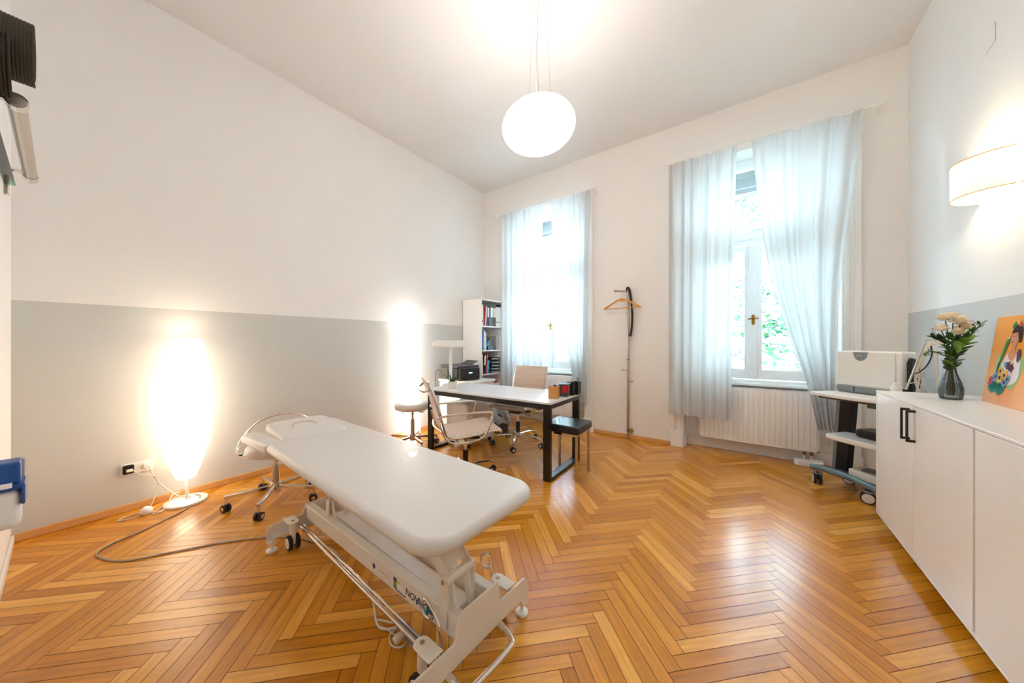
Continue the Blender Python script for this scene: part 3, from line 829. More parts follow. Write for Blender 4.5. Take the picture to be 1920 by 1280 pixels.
# ------------------------------------------------------------------ office chairs
def office_chair(name, label, loc, rz):
    t = thing(name, label, 'chair', loc, rz, None)
    prof = [(0.255, 0.452), (0.235, 0.470), (0.15, 0.468), (0.02, 0.450), (-0.12, 0.440), (-0.185, 0.458), (-0.222, 0.51), (-0.245, 0.60), (-0.272, 0.71), (-0.315, 0.83), (-0.342, 0.895)]
    P = catmull([(x, 0, z) for x, z in prof], 10)
    n = len(P); js = int(n * 0.50)
    def pan(a, b, nm, ribn):
        m = MB(); seg = P[a:b + 1]; k = len(seg)
        def sub(f):
            q = f * (k - 1); i = min(int(q), k - 2); return seg[i].lerp(seg[i + 1], q - i)
        NU, NV = ribn * 6, 8
        vs = []; fs = []
        for side in (1, -1):
            for i in range(NU + 1):
                f = i / NU; p = sub(f); p2 = sub(min(1, f + 0.01)); p1 = sub(max(0, f - 0.01))
                tdir = (p2 - p1).normalized(); nrm = Vector((tdir.z, 0, -tdir.x))
                if side == 1: pass
                th = 0.009 + 0.005 * abs(math.sin(PI * ribn * f))
                for j in range(NV + 1):
                    y = -0.215 + 0.43 * j / NV
                    vs.append(p + nrm * th * side + Vector((0, y, 0)))
        K = (NU + 1) * (NV + 1)
        for s in (0, 1):
            for i in range(NU):
                for j in range(NV):
                    a_ = s * K + i * (NV + 1) + j
                    q = (a_, a_ + 1, a_ + NV + 2, a_ + NV + 1)
                    fs.append(q if s == 0 else q[::-1])
        for i in range(NU):
            for j in (0, NV):
                a_ = i * (NV + 1) + j; b_ = a_ + NV + 1
                fs.append((a_, b_, b_ + K, a_ + K) if j == 0 else (b_, a_, a_ + K, b_ + K))
        for i in (0, NU):
            for j in range(NV):
                a_ = i * (NV + 1) + j
                fs.append((a_, a_ + K, a_ + K + 1, a_ + 1) if i == 0 else (a_, a_ + 1, a_ + K + 1, a_ + K))
        m.add(vs, fs); return m.build(nm, M['leather2'], t, angle=80)
    pan(0, js, 'seat', 10)
    pan(js, n - 1, 'backrest', 10)
    for s in (-1, 1):
        m = MB(); m.tube([(p.x, s * 0.222, p.z) for p in P], 0.0095, n=10, k=1); m.build('side_frame', M['chrome'], t)
        m = MB(); y = s * 0.262
        m.tube([(-0.262, s * 0.225, 0.618), (-0.262, y, 0.620), (-0.22, y, 0.630), (-0.05, y, 0.636), (0.10, y, 0.637), (0.150, y, 0.628), (0.160, y, 0.60), (0.137, y, 0.53), (0.105, y, 0.462), (0.06, y, 0.425), (-0.05, y, 0.408), (-0.16, y, 0.415), (-0.215, y, 0.455), (-0.245, y, 0.53), (-0.256, s * 0.250, 0.58)], 0.0085, n=10, k=5)
        m.build('armrest', M['chrome'], t)
    m = MB(); m.tube([(-0.335, -0.222, 0.83), (-0.375, -0.16, 0.815), (-0.39, 0, 0.81), (-0.375, 0.16, 0.815), (-0.335, 0.222, 0.83)], 0.010, n=10); m.build('back_stretcher', M['chrome'], t)
    m = MB(); m.tube([(-0.235, -0.26, 0.50), (-0.27, 0, 0.50), (-0.235, 0.26, 0.50)], 0.008, n=8)
    m.tube([(0.08, -0.26, 0.43), (0.08, 0, 0.425), (0.08, 0.26, 0.43)], 0.010, n=8, k=3); m.tube([(-0.12, -0.26, 0.41), (-0.12, 0, 0.41), (-0.12, 0.26, 0.41)], 0.010, n=8, k=3)
    m.build('seat_stretcher', M['chrome'], t)
    m = MB(); m.box(-0.10, 0.10, -0.06, 0.06, 0.375, 0.415); m.bar((0.0, 0.05, 0.39), (0.10, 0.20, 0.42), 0.05, 0.02); m.bar((0.0, -0.05, 0.39), (0.10, -0.20, 0.42), 0.05, 0.02)
    m.build('tilt_mechanism', M['black'], t, bevel=0.006)
    m = MB(); m.tube([(0.05, 0.06, 0.385), (0.07, 0.17, 0.375), (0.07, 0.20, 0.37)], 0.005, n=8); m.build('lever', M['chrome'], t); m = MB(); m.tube([(-0.02, -0.06, 0.385), (-0.03, -0.20, 0.37)], 0.005, n=8); m.build('lever', M['chrome'], t)
    star_base(t, 0.30, 0.115, 5, math.radians(20), M['chrome'], M['rubber'], hub_r=0.026, wr=0.028, thin=True)
    m = MB(); m.cyl((0, 0, 0.12), (0, 0, 0.27), 0.024, n=18); m.build('column', M['black'], t)
    m = MB(); m.cyl((0, 0, 0.26), (0, 0, 0.38), 0.014, n=16); m.build('gas_lift', M['chrome'], t)
    return t
chA = office_chair('office_chair', 'beige ribbed office chair with chrome arms, nearest the massage table', (-1.96, 2.04, 0), math.radians(57))
chB = copy_tree(chA); chB.location = (-2.16, 3.13, 0); chB.rotation_euler = (0, 0, math.radians(-86))
chB['label'] = 'beige ribbed office chair tucked behind the desk, in front of the window'

# ------------------------------------------------------------------ desk
DK = thing('desk', 'white-topped desk with thick black steel frame legs', 'desk', (-2.12, 2.735, 0), math.radians(1.3))
m = MB(); m.box(-0.78, 0.78, -0.335, 0.335, 0.664, 0.682, 0); m.build('desk_top', [M['lamdesk']], DK, bevel=0.002)
m = MB(); m.box(-0.783, 0.783, -0.338, 0.338, 0.652, 0.665); m.build('edge_band', M['blackm'], DK, bevel=0.001)
m = MB(); m.box(-0.74, 0.74, -0.315, -0.285, 0.615, 0.652); m.build('apron', M['blackm'], DK, bevel=0.002)
for s in (-1, 1):
    m = MB(); x = s * 0.735
    x0, x1 = x - 0.035, x + 0.035
    m.box(x0, x1, -0.325, -0.290, 0.0, 0.652); m.box(x0, x1, 0.290, 0.325, 0.0, 0.652)
    m.box(x0, x1, -0.290, 0.290, 0.0, 0.030); m.box(x0, x1, -0.290, 0.290, 0.622, 0.652)
    m.build('leg_frame', M['blackm'], DK, bevel=0.003)

# drawer pedestal under the desk
PD = thing('drawer_pedestal', 'white drawer unit on castors under the desk', 'drawer unit', (-2.66, 2.86, 0), math.radians(1))
m = MB(); m.box(-0.16, 0.17, -0.23, 0.23, 0.06, 0.50); m.build('body', M['lam'], PD, bevel=0.003)
for k, (z0, z1) in enumerate(((0.07, 0.24), (0.245, 0.37), (0.375, 0.495))):
    m = MB(); m.box(-0.155, 0.165, -0.246, -0.23, z0, z1); m.build('drawer', M['lam'], PD, bevel=0.002)
for sx in (-0.12, 0.13):
    for sy in (-0.19, 0.19):
        m = MB(); m.cyl((sx - 0.012, sy, 0.022), (sx + 0.012, sy, 0.022), 0.022, n=18); m.cyl((sx, sy, 0.03), (sx, sy, 0.06), 0.012, n=10); m.build('castor', M['black'], PD)

# side table carrying the printer, behind the desk
ST = thing('side_cabinet', 'low white cabinet with the printer on top, behind the desk', 'cabinet', (-3.17, 3.30, 0), 0)
m = MB(); m.box(-0.34, 0.34, -0.20, 0.24, 0.655, 0.685); m.build('cabinet_top', M['lam'], ST, bevel=0.003)
m = MB(); m.box(-0.33, 0.10, -0.18, 0.22, 0.02, 0.655); m.build('body', M['lam'], ST, bevel=0.003)
m = MB(); m.box(-0.32, 0.09, -0.195, -0.18, 0.05, 0.64); m.build('door', M['lam'], ST, bevel=0.003)
m = MB(); m.box(0.31, 0.33, -0.18, 0.22, 0.0, 0.655); m.build('leg_panel', M['lam'], ST, bevel=0.002)

# printer
PR = thing('printer', 'dark inkjet printer with a raised rear feed flap', 'printer', (-3.215, 3.235, 0.6855), math.radians(-12)); PR.scale = (1.12, 1.12, 1.12)
m = MB(); m.prism(rrect(-0.21, 0.21, -0.15, 0.16, 0.03, 5), 0.0, 0.15); m.build('body', M['printer'], PR, bevel=0.01, seg=3)
m = MB(); m.prism(rrect(-0.205, 0.205, -0.165, 0.155, 0.03, 5), 0.15, 0.178); m.build('scanner_lid', M['dgrey'], PR, bevel=0.01, seg=3)
m = MB(); m.box(-0.02, 0.205, -0.172, -0.150, 0.02, 0.148, 0); m.build('front_panel', M['printer2'], PR, bevel=0.006)
m = MB(); m.box(0.215 - 0.01, 0.222, -0.13, 0.14, 0.01, 0.145, 0); m.build('side_panel', M['printer2'], PR, bevel=0.004)
m = MB(); m.box(0.2215, 0.2235, -0.02, 0.03, 0.085, 0.10); m.build('display', M['screen'], PR)
m = MB(); m.box(0.2215, 0.240, -0.09, 0.10, 0.02, 0.055); m.build('output_tray', M['black'], PR, bevel=0.004)
m = MB(T=Tr(0.03, 0.07, 0.176) @ Matrix.Rotation(math.radians(25), 4, 'X')); m.box(-0.12, 0.12, 0.0, 0.11, 0, 0.008); m.build('rear_flap', M['dgrey'], PR, bevel=0.003)
tag(cable('printer_cable', [(-3.475, 3.20, 0.70), (-3.49, 3.12, 0.80), (-3.50, 3.05, 0.78), (-3.51, 3.05, 0.60), (-3.52, 3.05, 0.4)], 0.003, M['black'], ''), 'thin black cable hanging beside the printer', 'cable')

# LED desk lamp
LP = thing('desk_lamp', 'white T-shaped desk lamp with a long flat head', 'lamp', (-2.89, 2.75, 0.682), math.radians(35))
m = MB(); m.prism(rrect(-0.09, 0.09, -0.07, 0.07, 0.02), 0, 0.015); m.build('base', M['white'], LP, bevel=0.004)
m = MB(); m.box(-0.019, 0.019, -0.010, 0.010, 0.015, 0.46); m.build('stand', M['white'], LP, bevel=0.005)
m = MB(); m.cyl((-0.022, -0.012, 0.465), (0.022, -0.012, 0.465), 0.016, n=14); m.build('hinge', M['cream'], LP)
m = MB(T=Tr(0, -0.02, 0.496) @ Matrix.Rotation(math.radians(33), 4, 'X')); m.prism([(-0.225, 0), (-0.195, -0.062), (0.195, -0.062), (0.225, 0), (0.195, 0.062), (-0.195, 0.062)], -0.012, 0.016); m.build('lamp_head', M['white'], LP, bevel=0.008, seg=3)

# aloe in a concrete pot
AL = thing('potted_aloe', 'small spiky aloe in a pale round pot on the desk', 'plant', (-2.66, 2.56, 0.682))
m = MB(); m.lathe([(0.032, 0), (0.042, 0.01), (0.048, 0.05), (0.049, 0.078), (0.043, 0.078), (0.042, 0.068)], n=28, capt=True); m.build('pot', M['concrete'], AL)
m = MB(); m.lathe([(0.001, 0.07), (0.042, 0.068)], n=20, capb=False, capt=False); m.build('soil', M['soil'], AL)
m = MB()
for i in range(13):
    a = i * 2.4; tilt = 0.25 + 0.06 * (i % 5) + (0.35 if i > 6 else 0); L = 0.135 - 0.04 * (i > 8) + 0.02 * random.random()
    d = Vector((math.cos(a), math.sin(a), 0)); base = d * 0.008 + Vector((0, 0, 0.07))
    pts = [base + d * L * math.sin(tilt) * f + Vector((0, 0, L * math.cos(tilt) * f * (1 - 0.1 * f))) for f in (0, 0.35, 0.7, 1)]
    m.tube(pts, 0.006, n=6, k=3, rr=(0.0075, 0.0008))
m.build('leaves', M['leafd'], AL)

# things on the desk's right end
BX = thing('pencil_box', 'square wooden pencil box on the right end of the desk', 'pencil box', (-1.43, 2.66, 0.682), math.radians(18))
m = MB(); 
for a in ((-0.045, 0.045, -0.045, -0.039), (-0.045, 0.045, 0.039, 0.045), (-0.045, -0.039, -0.039, 0.039), (0.039, 0.045, -0.039, 0.039)): m.box(*a, 0, 0.112)
m.box(-0.045, 0.045, -0.045, 0.045, 0, 0.006); m.build('box_body', M['box'], BX, bevel=0.002)
for k, (x, y, c) in enumerate(((-0.02, 0.0, 'papr'), (0.01, 0.02, 'cream'), (0.02, -0.02, 'dgrey'))):
    m = MB(); m.prism(rrect(-0.015, 0.015, -0.01, 0.01, 0.004), 0.006, 0.118 + 0.004 * k, T=Tr(-1.43 + x, 2.66 + y, 0.682)); tag(m.build('notepad', M[c]), ['white notepad poking from the wooden pencil box', 'cream card stack in the wooden pencil box', 'dark block in the wooden pencil box'][k], 'notepad')
OG = thing('card_holder', 'clear grey box with red cards beside the wooden pencil box', 'desk organiser', (-1.395, 2.80, 0.682), math.radians(10))
m = MB(); m.box(-0.045, 0.045, -0.035, 0.035, 0, 0.115); m.build('holder_body', M['dgrey'], OG, bevel=0.004)
m = MB(); m.box(-0.05, 0.05, -0.04, 0.04, 0.115, 0.125); m.build('lid', M['pot2'], OG, bevel=0.003)
m = MB(); m.box(0.0455, 0.048, -0.028, 0.020, 0.05, 0.105); m.box(-0.01, 0.035, -0.0385, -0.0355, 0.04, 0.105); m.build('red_card', M['red'], OG)
for k, (x, y) in enumerate(((-1.375, 2.905), (-1.355, 2.985))):
    m = MB(T=Tr(x, y, 0.682)); m.box(-0.034, 0.034, -0.034, -0.030, 0, 0.125); m.box(-0.034, 0.034, 0.030, 0.034, 0, 0.125); m.box(-0.034, -0.030, -0.03, 0.03, 0, 0.125); m.box(0.030, 0.034, -0.03, 0.03, 0, 0.125); m.box(-0.034, 0.034, -0.034, 0.034, 0, 0.004)
    tag(m.build('pen_cup', M['black'], bevel=0.001), ['square black pen cup behind the red card box', 'square black pen cup at the far corner of the desk'][k], 'pen cup')
for k, (x, y, dx, dy, h, c) in enumerate(((-1.385, 2.90, 0.01, 0.0, 0.165, 'cream'), (-1.37, 2.92, -0.01, 0.01, 0.15, 'brass'), (-1.355, 2.98, 0.01, 0.005, 0.17, 'inkg'), (-1.345, 3.0, 0.0, 0.01, 0.16, 'grey'))):
    m = MB(); m.cyl((x, y, 0.688), (x + dx, y + dy, 0.682 + h), 0.0045, n=8)
    tag(m.build('pen', M[c]), ['cream pen standing in the nearer black pen cup', 'brass coloured pen standing in the nearer black pen cup', 'green pen standing in the farther black pen cup', 'grey pen standing in the farther black pen cup'][k], 'pen')

# black stool by the desk
BS = thing('side_stool', 'square black leather stool with four chrome legs beside the desk', 'stool', (-1.313, 2.70, 0), math.radians(2))
m = MB(); m.box(-0.175, 0.175, -0.165, 0.165, 0.405, 0.475); m.build('seat', M['blackl'], BS, bevel=0.016, seg=4)
m = MB()
for a in ((-0.155, 0.155, -0.150, -0.135), (-0.155, 0.155, 0.135, 0.150), (-0.155, -0.14, -0.135, 0.135), (0.14, 0.155, -0.135, 0.135)): m.box(*a, 0.388, 0.406)
m.build('seat_frame', M['chrome'], BS)
for sx in (-1, 1):
    for sy in (-1, 1):
        m = MB(); m.box(sx * 0.147 - 0.010, sx * 0.147 + 0.010, sy * 0.142 - 0.010, sy * 0.142 + 0.010, 0, 0.405); m.build('leg', M['steel'], BS, bevel=0.002)

# waste bin with liner
WB = thing('waste_bin', 'small bin with a crumpled clear plastic liner, right of the drawer unit', 'waste bin', (-2.64, 3.42, 0))
m = MB(); m.lathe([(0.09, 0), (0.10, 0.02), (0.12, 0.27), (0.115, 0.27)], n=28); m.build('bin_body', M['dgrey'], WB)
m = MB()
def bag(u, v):
    a = u * 2 * PI; r = 0.128 + 0.022 * math.sin(a * 5 + v * 6) * (0.4 + v) + 0.01 * v; z = 0.14 + 0.19 * v + 0.012 * math.sin(a * 7)
    return (r * math.cos(a), r * math.sin(a), z)
m.sheet(bag, 60, 10); m.build('liner', M['clear'], WB)

# ------------------------------------------------------------------ bookcase with binders
BK = thing('bookcase', 'tall narrow white bookcase in the corner by the window', 'bookcase', (-3.365, 3.89, 0))
m = MB(); x0, x1, y0, y1 = -0.19, 0.19, -0.25, 0.245
m.box(x0, x1, y0, y0 + 0.018, 0, 1.85); m.box(x0, x1, y1 - 0.018, y1, 0, 1.85); m.box(x0, x0 + 0.006, y0, y1, 0.0, 1.85)
m.box(x0, x1, y0 + 0.018, y1 - 0.018, 1.832, 1.85); m.build('carcass', M['lam'], BK, bevel=0.002)
SH = (0.07, 0.345, 0.715, 1.077, 1.445)
for z in SH:
    m = MB(); m.box(x0 + 0.006, x1 - 0.004, y0 + 0.018, y1 - 0.018, z - 0.018, z); m.build('shelf', M['lam'], BK, bevel=0.0015)
m = MB(); m.box(0.12, 0.19, 0.19, 0.226, 1.76, 1.80); m.build('clip', M['navyc'], BK)
def binder(y, wd, z, h, mat, lab, spine, lean=0.0, hole=True, lm=False, dep=0.27):
    t = thing('binder', lab, 'binder', (-3.19, y + wd / 2, z + 0.0005), 0)
    t.rotation_euler = (-lean, 0, 0)
    m = MB(); m.box(-dep, 0, -wd / 2, wd / 2, 0, h); m.build('cover', mat, t, bevel=0.002)
    if spine:
        m = MB(); m.box(0, 0.0012, -wd / 2 + 0.006, wd / 2 - 0.006, h * 0.45, h * 0.93); m.build('spine_label', M['papr'], t)
    if hole:
        m = MB(); m.cyl((0, 0, h * 0.22), (0.0015, 0, h * 0.22), min(0.011, wd * 0.3), n=16); m.build('finger_hole', M['black'], t)
    return t
top = [(0.045, 'papr', 'white binder standing leftmost on the top shelf of the bookcase', False, 0.0, True), (0.026, 'red', 'slim red folder leaning on the top shelf', False, 0.10, False),
       (0.022, 'papr', 'slim white folder just right of the red one on the top shelf', False, 0.10, False), (0.040, 'navyc', 'navy binder with white label on the top shelf', True, 0.05, True),
       (0.036, 'black', 'plain black binder on the top shelf', False, 0.03, True), (0.068, 'marble', 'brown marbled binder with white label, left one of two', True, 0.0, True),
       (0.062, 'marble', 'brown marbled binder with white label, right one of two', True, 0.0, True), (0.050, 'papr', 'white binder right of the marbled binders', False, 0.0, True),
       (0.052, 'papr', 'white binder at the right end of the top shelf', False, 0.0, True)]
y = 3.662
for wd, mt, lb, sp, ln, hl in top:
    if ln: y += 0.004
    binder(y, wd, SH[4], 0.31 if not ln else 0.30, M[mt], lb, sp, ln, hl); y += wd + 0.002 + (0.012 if ln > 0.06 and wd < 0.024 else 0) + ln * 0.02
y = 3.662
for wd, mt, lb, h in ((0.050, 'blue', 'bright blue binder on the second shelf of the bookcase', 0.31), (0.026, 'papr', 'white folder beside the bright blue binder', 0.30), (0.022, 'papr', 'thin pale folder right of the white folder on the second shelf', 0.27), (0.018, 'lblue', 'short light blue booklet beside the desk tidy on the second shelf', 0.18)):
    binder(y, wd, SH[3], h, M[mt], lb, False, 0.0, False); y += wd + 0.003
OT = thing('desk_tidy', 'black rounded desk tidy full of pens on the second shelf', 'desk organiser', (-3.255, 3.90, SH[3] + 0.0005))
m = MB(T=Matrix(((0, 0, 1, 0), (1, 0, 0, 0), (0, 1, 0, 0), (0, 0, 0, 1)))); m.prism([(-0.085, 0), (0.085, 0), (0.085, 0.09), (0.06, 0.15), (0.01, 0.17), (-0.05, 0.14), (-0.085, 0.08)], 0.035, 0.040); m.build('side_panel', M['black'], OT)
m = MB(); m.box(-0.06, 0.034, -0.085, 0.085, 0, 0.08); m.box(0.041, 0.062, -0.085, 0.085, 0, 0.06); m.build('compartments', M['printer2'], OT, bevel=0.003)
for k, (dy, ty, h, c, lb) in enumerate(((-0.04, 0.07, 0.24, 'beech', 'wooden ruler leaning in the black desk tidy'), (-0.02, 0.01, 0.17, 'black', 'black pen in the desk tidy'), (0.01, -0.02, 0.18, 'red', 'red pen in the desk tidy'), (0.03, 0.02, 0.16, 'rose', 'pale pen in the desk tidy'), (0.045, -0.03, 0.15, 'papr', 'white pen in the desk tidy'))):
    m = MB(); m.cyl((-3.27, 3.90 + dy, SH[3] + 0.081), (-3.23, 3.90 + dy + ty, SH[3] + h + 0.02), 0.006, n=8); tag(m.build('ruler' if k == 0 else 'pen', M[c]), lb, 'ruler' if k == 0 else 'pen')
MF = thing('magazine_file', 'grey magazine file at the right of the second shelf', 'file box', (-3.19, 4.055, SH[3] + 0.0005))
m = MB(); m.box(-0.25, 0, -0.045, 0.045, 0, 0.22); m.build('file_body', M['papg'], MF, bevel=0.002)
m = MB(); m.box(-0.25, 0.001, 0.0455, 0.062, 0, 0.215); m.build('inner_sheet', M['papr'], MF)
y = 3.662
for wd, mt, lb, h, sp, ln in ((0.030, 'papr', 'white binder leftmost on the third shelf', 0.30, False, 0.0), (0.045, 'black', 'black binder with white label on the third shelf', 0.30, True, 0.08), (0.026, 'red', 'red folder leaning on the third shelf', 0.31, False, 0.12), (0.040, 'lblue', 'shorter light blue file on the third shelf', 0.20, False, 0.10)):
    binder(y + ln * 0.05, wd, SH[2], h, M[mt], lb, sp, ln, sp); y += wd + 0.006
def tray(y, z, c, lab, group):
    t = thing('letter_tray', lab, 'letter tray', (-3.29, y, z), 0, group)
    m = MB(); m.box(-0.09, 0.11, -0.105, 0.105, 0, 0.004); m.box(-0.09, 0.10, -0.105, -0.101, 0, 0.030); m.box(-0.09, 0.10, 0.101, 0.105, 0, 0.030); m.box(-0.09, -0.086, -0.105, 0.105, 0, 0.030)
    m.tube([(0.105, -0.1, 0.022), (0.12, -0.05, 0.006), (0.125, 0, 0.002), (0.12, 0.05, 0.006), (0.105, 0.1, 0.022)], 0.004, n=6, k=3)
    m.build('tray_body', M[c], t); m = MB(); m.box(-0.08, 0.10, -0.095, 0.095, 0.0045, 0.016); m.build('papers', M['papr'], t)
    return t
nm = ['lowest', 'second from bottom', 'middle', 'fourth from bottom', 'topmost']
for k in range(5): tray(4.005, SH[2] + 0.001 + k * 0.052, 'trayd' if k in (2, 4) else 'traym', 'smoky letter tray, %s of the stack on the third shelf' % nm[k], 'letter trays on the third shelf')
for k in range(3): tray(3.98, SH[1] + 0.20 + k * 0.036 - 0.199, 'traym' if k != 1 else 'trayd', 'letter tray, %s of the short stack on the fourth shelf' % ['lowest', 'middle', 'topmost'][k], 'letter trays on the fourth shelf')
m = MB(T=Tr(-3.28, 3.98, SH[1] + 0.11)); m.box(-0.09, 0.09, -0.12, 0.12, 0, 0.05); m.box(-0.08, 0.085, -0.10, 0.11, 0.05, 0.10, 1); m.box(-0.085, 0.09, -0.11, 0.10, 0.10, 0.115, 2)
tag(m.build('document_pile', [M['papg'], M['papr'], M['ppink']], bevel=0.004), 'untidy pile of grey and white documents on the fourth shelf', 'papers')

# ------------------------------------------------------------------ lamps
LA = thing('floor_lamp', 'lit egg-shaped white paper floor lamp by the grey wall', 'lamp', (-3.40, 0.545, 0))
m = MB(); m.lathe([(0.118, 0.0), (0.122, 0.006), (0.120, 0.016), (0.110, 0.022), (0.01, 0.024)], n=48); m.build('base', M['white'], LA)
m = MB(); m.cyl((0, 0, 0.02), (0, 0, 0.20), 0.008, n=12); m.cyl((0.018, 0.012, 0.02), (0.0, 0, 0.20), 0.003, n=8); m.build('pole', M['white'], LA)
prof = []
for i in range(41):
    f = i / 40; z = 0.185 + (1.228 - 0.185) * f
    r = 0.052 + (0.150 - 0.052) * (math.sin(PI * min(1, max(0, f * 0.97 + 0.0))) ** 0.85) + 0.012 * f
    prof.append((r, z))
m = MB(); m.lathe(prof, n=40, capb=False, capt=False); sh = m.build('lamp_shade', M['egg'], LA, angle=80)
m = MB()
for k in range(6):
    a = k * PI / 3 + 0.3; m.tube([(r * 0.99 * math.cos(a), r * 0.99 * math.sin(a), z) for r, z in prof[::5]], 0.0014, n=6, k=3)
m.build('shade_wire', M['papr'], sh)
# foot switch, its lead and coils
FS = thing('foot_switch', 'round white foot switch lying beside the lamp base', 'switch', (-3.395, 0.345, 0))
m = MB(); m.lathe([(0.024, 0), (0.032, 0.010), (0.034, 0.022), (0.030, 0.036), (0.018, 0.046), (0.012, 0.050), (0.002, 0.051)], n=28); m.build('switch_body', M['white'], FS)
tag(cable('lamp_lead', [(-3.530, 0.375, 0.285), (-3.505, 0.39, 0.23), (-3.49, 0.42, 0.16), (-3.50, 0.46, 0.10), (-3.49, 0.50, 0.05), (-3.47, 0.53, 0.032), (-3.40, 0.57, 0.030)], 0.0038, M['cable'], ''), 'cream lead from the right wall plug down to the lamp base', 'cable')
tag(cable('adapter_lead', [(-3.520, 0.295, 0.290), (-3.495, 0.33, 0.255), (-3.49, 0.375, 0.235), (-3.495, 0.41, 0.20), (-3.485, 0.40, 0.10), (-3.45, 0.37, 0.02), (-3.42, 0.35, 0.012)], 0.0028, M['cable'], ''), 'thin white lead from the black adapter to the foot switch', 'cable')
tag(cable('coiled_lead', [(-3.42, 0.33, 0.01), (-3.44, 0.27, 0.006), (-3.40, 0.22, 0.006), (-3.37, 0.28, 0.006), (-3.38, 0.34, 0.012), (-3.35, 0.40, 0.006), (-3.38, 0.44, 0.02), (-3.44, 0.48, 0.07), (-3.47, 0.52, 0.06), (-3.45, 0.46, 0.02), (-3.40, 0.40, 0.006), (-3.33, 0.37, 0.005), (-3.34, 0.43, 0.008)], 0.003, M['cable'], ''), 'loose loops of thin white lead between switch and lamp base', 'cable')
SK = thing('wall_socket', 'white double wall socket low on the grey wall', 'socket', (XL, 0.318, 0.298))
m = MB(); m.box(0, 0.010, -0.078, 0.078, -0.038, 0.038); m.build('plate', M['white'], SK, bevel=0.003)
m = MB(); m.cyl((0.0095, 0.040, 0), (0.012, 0.040, 0), 0.022, n=24); m.build('socket_well', M['cream'], SK)
AD = thing('power_adapter', 'square black power adapter plugged into the left socket', 'adapter', (XL + 0.010, 0.275, 0.298))
m = MB(); m.prism(rrect(-0.026, 0.026, -0.030, 0.030, 0.008), 0.0005, 0.022, T=Matrix(((0, 0, 1, 0), (1, 0, 0, 0), (0, 1, 0, 0), (0, 0, 0, 1)))); m.build('adapter_body', M['black'], AD, bevel=0.002)
m = MB(); m.box(0.022, 0.040, -0.012, 0.020, -0.014, 0.004); m.build('plug', M['white'], AD, bevel=0.004)
m = MB(); m.cyl((XL + 0.0125, 0.358, 0.300), (XL + 0.032, 0.358, 0.298), 0.017, 0.012, n=18); tag(m.build('wall_plug', M['white']), 'round white plug in the right socket', 'plug')

LB = thing('square_floor_lamp', 'tall square white paper floor lamp, lit, beside the round stool', 'lamp', (-3.43, 2.61, 0))
h = 0.066
def sq_shade(z0, z1):
    m = MB()
    for a in ((-h, h, -h, -h + 0.002), (-h, h, h - 0.002, h), (-h, -h + 0.002, -h, h), (h - 0.002, h, -h, h)): m.box(*a, z0, z1)
    return m
sq_shade(0.04, 0.90).build('lower_shade', M['tall'], LB); sq_shade(0.905, 1.33).build('upper_shade', M['tall'], LB)
m = MB()
for z in (0.035, 0.898, 1.33):
    for a in ((-h - 0.003, h + 0.003, -h - 0.003, -h + 0.004), (-h - 0.003, h + 0.003, h - 0.004, h + 0.003), (-h - 0.003, -h + 0.004, -h, h), (h - 0.004, h + 0.003, -h, h)): m.box(*a, z, z + 0.006)
for sx in (-1, 1):
    for sy in (-1, 1): m.cyl((sx * (h + 0.001), sy * (h + 0.001), 0), (sx * (h + 0.001), sy * (h + 0.001), 1.335), 0.0025, n=6)
m.box(-0.06, 0.06, -0.06, 0.06, 0.0, 0.012)
m.build('wire_frame', M['papr'], LB)
light('lamp_bulb', (0, 0, 1.36), 0.7, (1.0, 0.93, 0.86), 0.05, LB)

PN = thing('pendant_lamp', 'large white glass oval pendant lamp hanging on thin wires', 'lamp', (-1.20, 2.00, 2.745), 0)
vd = math.radians(35.67)
vdir = Vector((-math.sin(math.radians(31)), math.cos(math.radians(31)), 0))
TP = Matrix.Rotation(math.radians(-6), 4, vdir)
m = MB(T=TP); m.ball((0, 0, 0), (0.262, 0.262, 0.152), n=48); m.build('glass_globe', M['globe'], PN, angle=180)
right = Vector((math.cos(math.radians(31)), math.sin(math.radians(31)), 0))
for k, (o1, o2) in enumerate(((-0.07, -0.045), (0.09, 0.055), (0.0, -0.012))):
    m = MB(); m.cyl(tuple(right * o1 + Vector((0, 0, 0.12))), tuple(right * o2 * 0.9 + Vector((0, 0, ZC - 2.745 - 0.02))), 0.0012, n=6); m.build('suspension_wire', M['steel'], PN)
m = MB(); m.tube([tuple(right * -0.01 + Vector((0, 0, 0.14))), tuple(right * -0.018 + Vector((0, 0, 0.4))), tuple(right * -0.008 + Vector((0, 0, 0.7))), tuple(Vector((0, 0, ZC - 2.745 - 0.02)))], 0.0022, n=6); m.build('power_cable', M['cable'], PN)
m = MB(); m.lathe([(0.06, 0), (0.065, 0.005), (0.05, 0.03)], (0, 0, ZC - 2.745 - 0.03), n=24); m.build('ceiling_rose', M['white'], PN)

SC = thing('wall_sconce', 'lit cream half-round fabric wall lamp on the right wall', 'lamp', (XR, 2.957, 2.0))
m = MB(); R_ = 0.152
m.sheet(lambda u, v: (-0.006 - R_ * math.sin(PI * u), -R_ * math.cos(PI * u), 0.005 + 0.195 * v), 32, 2); m.build('fabric_shade', M['sconce'], SC, solid=0.002)
m = MB()
for z in (0.003, 0.197): m.tube([(-0.006 - R_ * math.sin(PI * i / 12), -R_ * math.cos(PI * i / 12), z) for i in range(13)], 0.003, n=6, k=2)
m.build('shade_rim', pbr('shade_rim', '#e3b973', 0.6), SC)
m = MB(); m.box(-0.006, 0, -0.235, -0.148, 0.0, 0.215); m.box(-0.02, 0, -0.04, 0.04, 0.06, 0.14); m.build('wall_plate', M['sconce'], SC)
m = MB(); m.ball((-0.07, 0, 0.10), 0.028, n=16); m.build('bulb', M['bulb'], SC)
light('sconce_bulb', (-0.07, 0, 0.10), 13.0, (1.0, 0.86, 0.66), 0.03, SC)

